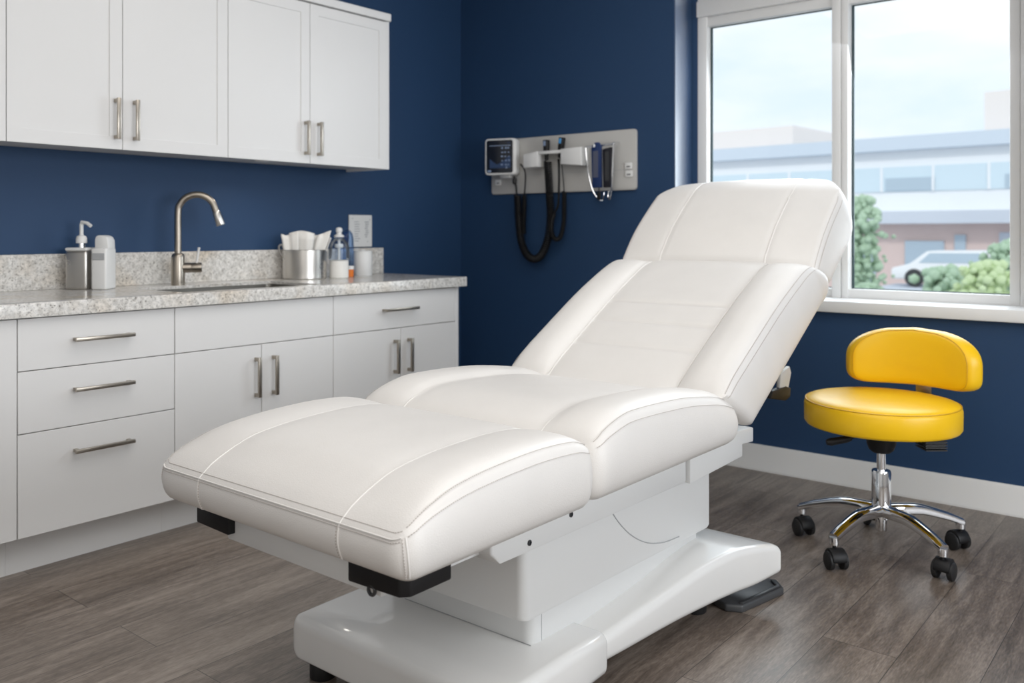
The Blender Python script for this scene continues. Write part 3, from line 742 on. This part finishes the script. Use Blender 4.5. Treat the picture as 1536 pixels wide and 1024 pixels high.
head = Cushion(.398, .54, H_head, -.165, Fh, .025, .20, .014, .060, -.030, .004, .030, bot1=-.235, nu=64, nv=56)

P_leg = obj('leg_cushion', leg.mesh(), 'leather', ex, 60)
P_seat = obj('seat_cushion', seat.mesh(), 'leather', ex, 60)
P_back = obj('back_cushion', back.mesh(), 'leather', ex, 60)
P_head = obj('headrest', head.mesh(), 'leather', ex, 60)

def pip(part, paths, r=.0024):
    for p in paths: obj('piping', MB().tube(p, r, 6), 'piping', part, 60)
def stitch(part, paths):
    for p in paths:
        m = MB(); dashes(m, p); obj('stitching', m, ['piping', 'thread'], part, 60)
G = .235
# leg section: inner seams run over the front edge and down the front
for sg in (-1, 1):
    a = sg*G/.40
    pth = leg.line([(a, .97), (a, 0)], .0006)+[leg.side(a, 0, k/16, .0004) for k in range(1, 15)]
    pip(P_leg, [pth], .0015)
    a2 = a-.012*sg
    stitch(P_leg, [[leg.side(a2, 0, k/16, .001) for k in range(2, 15)]])
edge = lambda c, b0, b1, ins, sg, n=70: [c.top(sg*(1-ins), b0+(b1-b0)*i/n, .0009) for i in range(n+1)]
sidel = lambda c, b0, b1, k, sg, n=70: [c.side(sg, b0+(b1-b0)*i/n, k, .0009) for i in range(n+1)]
for sg in (-1, 1):
    stitch(P_leg, [edge(leg, .03, .985, .020, sg), sidel(leg, .02, .985, .075, sg)])
    stitch(P_seat, [edge(seat, .02, .965, .018, sg), sidel(seat, .02, .965, .06, sg)])
    stitch(P_back, [edge(back, .03, .96, .012, sg), sidel(back, .02, .96, .05, sg)])
    stitch(P_head, [edge(head, .02, .70, .012, sg), sidel(head, .02, .70, .06, sg)])
front = [leg.top(-.985+1.97*i/80, .012, .0009) for i in range(81)]; front2 = [leg.side(-.985+1.97*i/80, 0, .10, .0009) for i in range(81)]
stitch(P_leg, [front, front2])
pip(P_leg, [[leg.side(-.985+1.97*i/80, 0, .03, .0008) for i in range(81)]], .0016)
for g in (.197, .330, .454):
    stitch(P_back, [[back.top(-.56+1.12*i/60, g/.83, .0004) for i in range(61)]])
for sg in (-1, 1):
    stitch(P_leg, [[leg.side(sg*.995, 0, k/16, .001) for k in range(1, 15)]])
    pip(P_leg, [[leg.side(sg, .012, k/16, .0004) for k in range(1, 15)]], .0014)
    a = sg*G/.40
    pip(P_seat, [seat.line([(a, .985), (a, .01)])], .0015)
    pip(P_back, [back.line([(a, .012), (a, .95)], .0022, n=90)], .0026)
    ah = sg*.215/.398
    pip(P_head, [head.line([(ah, .01), (ah, .975)], .0008)], .0032)

# frame under the cushions
obj('leg_frame', MB().box(-1.74, -1.235, 1.140, 1.62, .452, .521, .004), 'plast_m', ex)
def rail(sg):
    x = lambda a, b: (BX+sg*a, BX+sg*b) if sg > 0 else (BX+sg*b, BX+sg*a)
    m = MB()
    m.prism([(1.415, .525), (1.415, .462), (1.445, .434), (2.28, .425), (2.28, .525)], 'x', *x(.245, .315), r=.006)
    r1 = obj('side_rail', m, 'plast_m', ex)
    m = MB().prism([(2.285, .526), (2.285, .421), (2.638, .430), (2.638, .468), (2.72, .462), (2.72, .508), (2.705, .512), (2.44, .526)], 'x', *x(.24, .325), r=.005)
    obj('rear_rail', m, 'plast_m', ex)
    for y, z in ((1.545, .454), (1.705, .477)):
        sc = MB().lathe([(.0065, 0), (.0065, .003), (.004, .0035), (.0035, .001), (0, .001)], n=14, M4=Matrix.Translation((BX+sg*.3145, y, z)) @ Matrix.Rotation(sg*PI/2, 4, 'Y'))
        obj('screw', sc, 'dark', r1)
rail(1); rail(-1)
obj('cross_plate', MB().box(-1.78, -1.24, 1.46, 2.62, .44, .515, .004), 'plast_m', ex)
def bumper(sg):
    x = lambda a, b: (BX+sg*a, BX+sg*b) if sg > 0 else (BX+sg*b, BX+sg*a)
    m = MB().prism([(BX+sg*.20, 1.122), (BX+sg*.335, 1.128), (BX+sg*.350, 1.145), (BX+sg*.350, 1.255), (BX+sg*.325, 1.255), (BX+sg*.315, 1.165), (BX+sg*.20, 1.155)], 'z', .470, .523, .004)
    o = obj('corner_bracket', m, 'black', ex)
    if sg > 0:
      tb = MB().tube([(BX+sg*.262+.009*math.cos(k*PI/8), 1.128, .467+.009*math.sin(k*PI/8)) for k in range(-8, 9)], .0036, 8)
      obj('ring', tb, 'dark', o)
bumper(1); bumper(-1)
# lift column: upper shroud, lower skirt, chassis
def rbox(x0, x1, y0, y1, z0, z1, r, fr=.004):
    return MB().prism([(p[0], p[1]) for p in ringrect(x0, x1, y0, y1, 0, r, 5)], 'z', z0, z1, fr, 2, rsel='rim')
def shroud():
    """Upper shroud whose lower edge rises towards the head end."""
    m = MB(); ring = ringrect(BX-.275, BX+.275, 1.575, 2.52, 0, .022, 5); n = len(ring); vs = []
    def low(y): return hermite([1.575, 1.8, 2.1, 2.52], [.262, .236, .232, .240], y)
    for x, y, _ in ring: vs.append((x, y, .446))
    for x, y, _ in ring:
        cr = -.0 if y > 1.7 else .022*(((x-BX)/.275)**2-1)*-1*0
        vs.append((x, y, low(y)+cr))
    for x, y, _ in ring: vs.append((BX+(x-BX)*.985, 2.0475+(y-2.0475)*.991, low(y)-.009))
    for x, y, _ in ring: vs.append((BX+(x-BX)*.93, 2.0475+(y-2.0475)*.96, low(y)-.009))
    fs = []
    for l in (0, 1, 2):
        for k in range(n): fs.append((l*n+k, l*n+(k+1) % n, (l+1)*n+(k+1) % n, (l+1)*n+k))
    fs.append(tuple(range(n))); fs.append(tuple(3*n+k for k in range(n)))
    return m.add(vs, fs)
sh = obj('column_shroud', shroud(), 'plast_m', ex)
cv = [(1.935, .428), (1.985, .375), (2.05, .325), (2.13, .285), (2.22, .262), (2.31, .254)]
obj('panel_line', MB().tube(bez([(BX+.2755, y, z) for y, z in cv], 6), .0016, 6), 'grey', sh)
obj('lift_column', rbox(BX-.245, BX+.245, 1.645, 2.50, .150, .30, .030), 'plast_m', ex)
obj('column_gap', MB().box(BX+.2452, BX+.2458, 1.6825, 1.684, .168, .262), 'grey', ex)
obj('column_gap', MB().box(BX-.18, BX+.243, 1.6442, 1.6448, .1675, .1695), 'grey', ex)
# base: wide foot slab and flared arched tail, one moulding
def loft(st, r=.03, n=5):
    m = MB(); vs = []; fs = []; N = None
    for y, w, z0, z1 in st:
        rr = min(r, w*.45, (z1-z0)*.42)
        ring = [(BX+p[0], y, p[1]) for p in ringrect(-w, w, z0, z1, 0, rr, n)]; N = len(ring); vs += ring
    for i in range(len(st)-1):
        for k in range(N): fs.append((i*N+k, i*N+(k+1) % N, (i+1)*N+(k+1) % N, (i+1)*N+k))
    fs.append(tuple(range(N))); fs.append(tuple((len(st)-1)*N+k for k in range(N)))
    return m.add(vs, fs)
def capped(st, e):
    """Round both ends of a loft."""
    out = []
    y0, w, a, b = st[0]
    for k in range(6):
        t = k/6*PI/2; d = e*(1-math.sin(t)); out.append((y0+e*(1-math.cos(t)), w-d, a+d*.5, b-d))
    out += [s_ for s_ in st if y0+e < s_[0] < st[-1][0]-e]
    y1, w, a, b = st[-1]
    for k in range(5, -1, -1):
        t = k/6*PI/2; d = e*(1-math.sin(t)); out.append((y1-e*(1-math.cos(t)), w-d, a+d*.5, b-d))
    return out
ba = loft(capped([(1.395, .345, .055, .167), (1.50, .345, .052, .167), (1.70, .345, .055, .167), (1.835, .345, .058, .166)], .028), .024)
tail_st = []
for k in range(25):
    y = 1.74+.92*k/24
    tail_st.append((y, hermite([1.74, 2.0, 2.17, 2.33, 2.47, 2.57, 2.66], [.333, .342, .352, .372, .398, .426, .450], y), hermite([1.74, 2.0, 2.3, 2.5, 2.66], [.088, .076, .070, .070, .086], y), hermite([1.74, 1.9, 2.15, 2.32, 2.45, 2.55, 2.66], [.148, .156, .172, .192, .199, .192, .176], y)))
obj('foot_base', ba, 'plast', ex, 50)
obj('tail_base', loft(capped(tail_st, .032), .022), 'plast', ex, 50)
for x, y, zt in ((-1.80, 1.46, .06), (-1.22, 1.46, .06), (-1.78, 2.42, .095), (-1.24, 2.42, .095)):
    obj('levelling_foot', MB().lathe([(.032, 0), (.034, .003), (.034, zt-.012), (.030, zt-.006), (.030, zt+.006)], (x, y, 0), 24), 'blackr', ex)
# hinge under the back
obj('back_hinge', MB().prism([(2.88, .58), (2.965, .565), (3.00, .60), (3.01, .64), (2.97, .67), (2.90, .65)], 'x', -1.26, -1.235, r=.004), 'black', ex)
obj('release_lever', MB().prism([(2.885, .575), (3.02, .548), (3.06, .556), (3.065, .588), (3.02, .60), (2.90, .60)], 'x', -1.215, -1.195, r=.005), 'black', ex)
obj('lever_plate', MB().prism([(2.97, .60), (3.05, .59), (3.075, .64), (3.06, .665), (2.98, .65)], 'x', -1.212, -1.198, r=.003), 'plate', ex)
obj('hinge_arm', MB().prism([(2.60, .47), (2.66, .47), (3.05, .665), (3.06, .70), (3.0, .72), (2.6, .53)], 'x', -1.33, -1.30, r=.004), 'plate', ex)
obj('hinge_arm', MB().prism([(2.60, .47), (2.66, .47), (3.05, .665), (3.06, .70), (3.0, .72), (2.6, .53)], 'x', -1.72, -1.69, r=.004), 'plate', ex)
obj('headrest_post', MB().tube([(BX-.1, 3.0, .86), (BX-.1, 3.30, 1.10)], .012, 10), 'chrome', ex)
obj('headrest_post', MB().tube([(BX+.1, 3.0, .86), (BX+.1, 3.30, 1.10)], .012, 10), 'chrome', ex)
# foot pedal on the floor
pd = thing('foot_pedal', 'dark grey foot pedal on the floor under the far end of the table base', 'pedal', (-1.16, 2.6, 0))
obj('plate', MB().prism([(-1.30, 2.53), (-1.165, 2.470), (-1.120, 2.490), (-1.076, 2.70), (-1.115, 2.745), (-1.24, 2.745)], 'z', 0, .024, .006, 3), 'pedal', pd)
obj('ridge', MB().prism([(-1.134, 2.495), (-1.122, 2.498), (-1.084, 2.695), (-1.115, 2.732), (-1.13, 2.722), (-1.098, 2.69)], 'z', .0235, .030, .002), 'dark', pd)

# ------------------------------------------------------------------ yellow stool
SX, SYY = -.957, 3.300
st = thing('stool', 'yellow upholstered stool with backrest on a chrome five-star castor base', 'stool', (SX, SYY, 0))
c = (SX, SYY, 0)
se = obj('seat', MB().lathe([(0, .445), (.242, .445), (.256, .449), (.262, .458), (.2625, .495), (.2625, .520), (.258, .533), (.248, .541), (.21, .549), (.12, .555), (0, .557)], c, 64), 'yellow', st, 60)
obj('seam', MB().tube([(SX+.2575*math.cos(a), SYY+.2575*math.sin(a), .5345) for a in [2*PI*k/72 for k in range(72)]], .0022, 6, closed=True), 'yseam', se)
# curved backrest
def backrest():
    """Padded, arched board bent round the sitter's back."""
    m = MB(); Rb = .40; hw = .243; cx0, cy0 = SX+.046, SYY+.235-Rb; n = 96
    def outline(t):
        cu, sv = math.cos(t), math.sin(t)
        u = math.copysign(abs(cu)**.34, cu); v = math.copysign(abs(sv)**.55, sv)
        w = abs(u)
        top = .782-.056*w**2.2; bot = .570-.012*w**2
        return u*hw, (top+bot)/2+v*(top-bot)/2
    O = [outline(2*PI*k/n) for k in range(n)]; zc = .672
    def P(x, z, d):
        a = x/Rb+.02; r = Rb+d; return (cx0+r*math.sin(a), cy0+r*math.cos(a), z)
    vs = []; fs = []
    lay = [(.35, -.041), (.70, -.040), (.88, -.038), (.94, -.034), (.975, -.027), (.995, -.016), (1.0, 0), (1.0, .012), (.985, .024), (.95, .031), (.70, .034), (.35, .034)]
    for f, d in lay:
        for x, z in O: vs.append(P(x*f, zc+(z-zc)*f, d))
    for i in range(len(lay)-1):
        for k in range(n): fs.append((i*n+k, i*n+(k+1) % n, (i+1)*n+(k+1) % n, (i+1)*n+k))
    fs.append(tuple(range(n))); fs.append(tuple((len(lay)-1)*n+k for k in range(n)))
    m.add(vs, fs)
    m.seam = [P(x*.945, zc+(z-zc)*.945, -.0345) for x, z in O]
    return m
bk_ = backrest(); br_ = obj('backrest', bk_, 'yellow', st, 70)
obj('seam', MB().tube(bk_.seam, .0016, 6, closed=True), 'yseam', br_)
bxx, byy = SX+.10, SYY+.255
obj('back_bracket', MB().prism([(SYY+.10, .440), (SYY+.255, .440), (SYY+.285, .455), (SYY+.292, .49), (SYY+.275, .64), (SYY+.268, .64), (SYY+.282, .49), (SYY+.277, .465), (SYY+.252, .447), (SYY+.10, .447)], 'x', SX+.045, SX+.100, .001), 'nickel', st)
me_ = MB().lathe([(.030, .352), (.042, .362), (.05, .385), (.052, .42), (.075, .43), (.078, .4445)], c, 28).box(SX-.08, SX+.16, SYY-.05, SYY+.05, .42, .4445, .003)
obj('tilt_mechanism', me_, 'black', st)
rv = Vector((.775, .632, 0)); fv = Vector((.632, -.775, 0)); C0 = Vector(c)
lv = MB().tube(bez([C0+fv*.03-rv*.03+Vector((0, 0, .425)), C0+fv*.06-rv*.10+Vector((0, 0, .424)), C0+fv*.07-rv*.17+Vector((0, 0, .412))], 5), .005, 8)
obj('lever', lv.tube([C0+fv*.07-rv*.135+Vector((0, 0, .417)), C0+fv*.07-rv*.15+Vector((0, 0, .415)), C0+fv*.072-rv*.21+Vector((0, 0, .405)), C0+fv*.072-rv*.222+Vector((0, 0, .404))], lambda t: (.008, .012, .0135, .009)[int(t*3+.5)], 12), 'black', st)
sg_ = MB()
for k in range(5):
    z = .394+.0095*k
    sg_.box(.085, .158, -.16, -.08, z, z+.0035, M4=Matrix.Translation(C0) @ Matrix(((.775, -.632, 0, 0), (.632, .775, 0, 0), (0, 0, 1, 0), (0, 0, 0, 1))))
sg_.box(.088, .155, -.15, -.09, .40, .4445, M4=Matrix.Translation(C0) @ Matrix(((.775, -.632, 0, 0), (.632, .775, 0, 0), (0, 0, 1, 0), (0, 0, 0, 1))))
obj('tension_spring', sg_, 'dark', st)
obj('gas_lift', MB().lathe([(.0, .287), (.0155, .287), (.0155, .36)], c, 24), 'chrome', st)
obj('column', MB().lathe([(.0, .072), (.018, .072), (.02, .076), (.02, .115), (.033, .118), (.0335, .28), (.031, .288), (0, .288)], c, 32), 'chrome', st)
for k in range(5):
    a = math.radians(183+72*k); d = Vector((math.cos(a), math.sin(a), 0)); n_ = Vector((-d.y, d.x, 0))
    # leg: a tapering arched bar
    vs = []; fs = []; N = 12; S = 14
    for i in range(S+1):
        t = i/S; rad = .022+.268*t; zc = hermite([0, .35, .75, 1], [.146, .150, .128, .104], t); hw_ = .026-.007*t; hh = .022-.009*t
        for q in range(N):
            an = 2*PI*q/N; ca, sa = math.cos(an), math.sin(an)
            p = C0+d*rad+n_*(hw_*math.copysign(abs(ca)**.6, ca))+Vector((0, 0, zc+hh*math.copysign(abs(sa)**.7, sa))); vs.append(p)
    for i in range(S):
        for q in range(N): fs.append((i*N+q, i*N+(q+1) % N, (i+1)*N+(q+1) % N, (i+1)*N+q))
    fs.append(tuple(range(N))); fs.append(tuple(S*N+q for q in range(N)))
    lg = obj('base_leg', MB().add(vs, fs).lathe([(.016, 0), (.017, .02), (.016, .026)], tuple(C0+d*.284+Vector((0, 0, .080))), 16), 'chrome', st)
    p0 = C0+d*.284
    ca_ = a+[.9, -.5, .5, .35, 1.2][k]; w = Vector((math.cos(ca_), math.sin(ca_), 0)); v_ = Vector((-w.y, w.x, 0))
    ctr = p0+v_*.012
    hd = MB()
    Mw = Matrix((( w.x, v_.x, 0, ctr.x), (w.y, v_.y, 0, ctr.y), (0, 0, 1, .0), (0, 0, 0, 1)))
    # hood over the two wheels
    hp_ = [(-.030, .030)]+[(.034*math.cos(PI-PI*q/10), .036+.036*math.sin(PI-PI*q/10)) for q in range(11)]+[(.030, .030)]
    hd.prism([(y_, z_) for y_, z_ in hp_], 'x', -.026, .026, .004, M4=Mw)
    hd.lathe([(.006, .060), (.006, .084)], tuple(p0), 10)
    cst = obj('castor', hd, 'black', st)
    for sx in (-1, 1):
        wm = MB().lathe([(0, -.011), (.024, -.011), (.030, -.007), (.031, .0), (.030, .007), (.022, .011), (0, .011)], n=24, M4=Mw @ Matrix.Translation((sx*.024, 0, .031)) @ Matrix.Rotation(PI/2, 4, 'Y'))
        obj('wheel', wm, 'blackr', cst)

# ------------------------------------------------------------------ outside the window
GZ = -1.9
go = struct('ground_outside', MB().box(-60, 40, 6, 110, GZ-.2, GZ), 'ground')
YO = 38.0
of = thing('office_building', 'pale long office building with brick ground floor beyond the window', 'building', (-10, YO+5, GZ))
tilt = Matrix.Translation((-12, YO, 0)) @ Matrix.Rotation(math.radians(-4), 4, 'Z')
def ob(name, m, x0, x1, z0, z1, y0=0, y1=8, parent=None):
    return obj(name, MB().box(x0, x1, y0, y1, z0, z1, M4=tilt), m, parent or of)
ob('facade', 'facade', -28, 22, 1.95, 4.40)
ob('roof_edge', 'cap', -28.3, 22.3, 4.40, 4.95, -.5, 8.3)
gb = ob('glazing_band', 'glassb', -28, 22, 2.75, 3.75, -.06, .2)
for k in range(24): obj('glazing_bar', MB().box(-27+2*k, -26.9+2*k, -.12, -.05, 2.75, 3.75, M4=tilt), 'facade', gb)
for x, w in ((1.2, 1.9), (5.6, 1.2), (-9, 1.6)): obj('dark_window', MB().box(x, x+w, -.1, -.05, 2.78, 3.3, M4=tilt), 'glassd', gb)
ob('shadow_band', 'shade', -28, 22, 1.45, 1.95, -.3, 8)  # shadow band below the facade, its shade put in as grey colour
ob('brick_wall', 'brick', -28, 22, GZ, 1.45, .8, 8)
for x, w, z0, z1 in ((-.8, 1.3, -1.3, .5), (1.7, 1.5, -.75, .75), (3.6, .4, -1, 1.0), (5.2, 5, -.4, 1.1), (-8, 3, -1, .8)):
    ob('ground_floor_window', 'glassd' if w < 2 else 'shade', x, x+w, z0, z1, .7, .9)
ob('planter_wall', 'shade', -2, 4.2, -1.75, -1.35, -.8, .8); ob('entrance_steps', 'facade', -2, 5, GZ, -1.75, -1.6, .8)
ob('rooftop_plant_room', 'beige', -13.5, -3.3, 4.95, 5.95, 1, 6)
ob('rooftop_plant_room', 'beige', 4.6, 12, 4.95, 6.6, 1, 6)
def foliage(cx, cy, cz, rx, rz, n, seed, m, cat, name, label, trunk=True, group=None):
    rr = random.Random(seed); t = thing(name, label, cat, (cx, cy, GZ), group); mb = MB()
    for k in range(n*5):
        b = bmesh.new(); bmesh.ops.create_icosphere(b, subdivisions=1, radius=rx*rr.uniform(.07, .19))
        u, v, w = rr.gauss(0, .42), rr.gauss(0, .42), rr.uniform(-1, 1)
        sc = max(.25, 1-abs(w)**2*.7); o = Vector((cx+u*rx*sc, cy+v*rx*sc, cz+w*rz*.8))
        for q in b.verts: q.co = q.co*(1+.35*noise.noise(q.co*3.0/rx+Vector((k*3.1, seed, 0))))+o
        mb.frombm(b)
    obj('foliage', mb, m, t, 180)
    if trunk: obj('trunk', MB().tube([(cx, cy, GZ), (cx+.03, cy, cz-rz*.3)], lambda q: .10-.04*q, 10), 'trunk', t)
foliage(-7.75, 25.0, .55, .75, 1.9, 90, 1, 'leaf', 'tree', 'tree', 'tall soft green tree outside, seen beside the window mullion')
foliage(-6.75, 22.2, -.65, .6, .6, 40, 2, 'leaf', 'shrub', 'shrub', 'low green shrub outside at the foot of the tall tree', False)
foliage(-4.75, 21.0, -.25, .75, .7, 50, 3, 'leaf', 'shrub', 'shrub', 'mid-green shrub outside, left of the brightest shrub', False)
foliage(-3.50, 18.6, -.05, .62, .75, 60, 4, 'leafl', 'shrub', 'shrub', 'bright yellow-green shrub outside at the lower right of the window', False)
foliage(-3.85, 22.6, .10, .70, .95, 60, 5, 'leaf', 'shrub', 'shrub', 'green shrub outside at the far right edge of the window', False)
# white car parked by the building
cw = thing('car', 'white car parked in front of the brick ground floor outside', 'car', (-6.9, 33, GZ+1.15))
cm = Matrix.Translation((-6.9, 33, GZ+1.151))
prof = [(-2.1, .25), (-2.1, .62), (-1.5, .78), (-.95, 1.22), (.75, 1.25), (1.45, .86), (2.05, .78), (2.15, .3)]
obj('body', MB().prism(prof, 'y', -.85, .85, .06, 2, M4=cm), 'carw', cw)
obj('side_window', MB().prism([(-1.2, .82), (-.85, 1.15), (.65, 1.17), (1.2, .84)], 'y', -.87, -.84, M4=cm), 'glassd', cw)
for x in (-1.35, 1.35): obj('wheel', MB().lathe([(0, -.11), (.3, -.11), (.32, 0), (.3, .11), (0, .11)], n=24, M4=cm @ Matrix.Translation((x, -.78, .3)) @ Matrix.Rotation(PI/2, 4, 'X')), 'dark', cw)
obj('kerb', MB().box(-9.4, -4.4, 32, 34.2, GZ, GZ+1.13, .05), 'shade')
tag(bpy.data.objects['kerb'], 'grey raised parking ledge under the white car outside', 'ledge')

# ------------------------------------------------------------------ sky and lamps
w = bpy.data.worlds.new('sky'); bpy.context.scene.world = w; w.use_nodes = True; nt = w.node_tree; bg = nt.nodes['Background']
tc = nt.nodes.new('ShaderNodeTexCoord'); mp = nt.nodes.new('ShaderNodeMapping'); mp.inputs['Scale'].default_value = (2, 2, 6)
nz = nt.nodes.new('ShaderNodeTexNoise'); nz.inputs['Scale'].default_value = 1.6; nz.inputs['Detail'].default_value = 5; nz.inputs['Roughness'].default_value = .5
rp = ramp(nt, [(.38, (.76, .87, 1.0)), (.62, (.97, .985, 1.0))])
nt.links.new(tc.outputs['Generated'], mp.inputs[0]); nt.links.new(mp.outputs[0], nz.inputs['Vector']); nt.links.new(nz.outputs['Fac'], rp.inputs[0]); nt.links.new(rp.outputs[0], bg.inputs['Color'])
bg.inputs['Strength'].default_value = 1.15

def area(name, loc, target, sx, sy, power, col=(1, 1, 1), spread=180):
    l = bpy.data.lights.new(name, 'AREA'); l.shape = 'RECTANGLE'; l.size = sx; l.size_y = sy; l.energy = power; l.color = col; l.spread = math.radians(spread)
    o = bpy.data.objects.new(name, l); COL.objects.link(o); o.location = loc
    o.rotation_euler = (Vector(target)-Vector(loc)).to_track_quat('-Z', 'Y').to_euler(); return o
area('ceiling_lamp', (-1.7, 2.0, 2.74), (-1.7, 2.0, 0), 1.2, 2.0, 19, (1, .96, .91))
area('ceiling_lamp', (-.2, .2, 2.74), (-.2, .2, 0), 1.6, 1.6, 26, (1, .97, .94))
area('window_lamp', (2.2, 2.1, 1.35), (-1.5, 2.2, .7), 2.6, 1.7, 92, (.92, .96, 1))
area('daylight_lamp', (-1.36, 4.34, 1.7), (-1.5, 1.5, .6), 1.3, 1.5, 26, (.88, .94, 1))
area('fill_lamp', (.3, -1.5, 1.7), (-2.0, 2.2, .8), 2.6, 1.8, 25, (1, .97, .93))
sn_ = bpy.data.lights.new('sun_lamp', 'SUN'); sn_.energy = 1.0; sn_.angle = .1; sn_.color = (1, .98, .95); so_ = bpy.data.objects.new('sun_lamp', sn_); COL.objects.link(so_); so_.location = (0, 0, 8); so_.rotation_euler = Vector((-.35, .8, -.55)).to_track_quat('-Z', 'Y').to_euler()
pl = bpy.data.lights.new('puck_lamp', 'SPOT'); pl.energy = 2.2; pl.color = (1, .93, .85); pl.shadow_soft_size = .03; pl.spot_size = math.radians(150); pl.spot_blend = .8
po = bpy.data.objects.new('puck_lamp', pl); COL.objects.link(po); po.location = (-3.42, 2.42, ZU0-.004)

# ------------------------------------------------------------------ camera
cam = bpy.data.cameras.new('camera'); co = bpy.data.objects.new('camera', cam); COL.objects.link(co)
FPX = 1322.62
cam.sensor_width = 36; cam.sensor_fit = 'HORIZONTAL'; cam.lens = FPX/1536*36
cam.shift_x = (768-759.51)/1536; cam.shift_y = -(512-346.59)/1536
co.location = (0, 0, 1.1437); co.rotation_euler = (PI/2, 0, .6843)
cam.clip_start = .05; cam.clip_end = 300
cam.dof.use_dof = True; cam.dof.focus_distance = 2.2; cam.dof.aperture_fstop = 3.4
sc = bpy.context.scene; sc.camera = co
sc.view_settings.view_transform = 'Standard'; sc.view_settings.look = 'None'; sc.view_settings.exposure = 0
sc.cycles.max_bounces = 8; sc.cycles.use_denoising = True
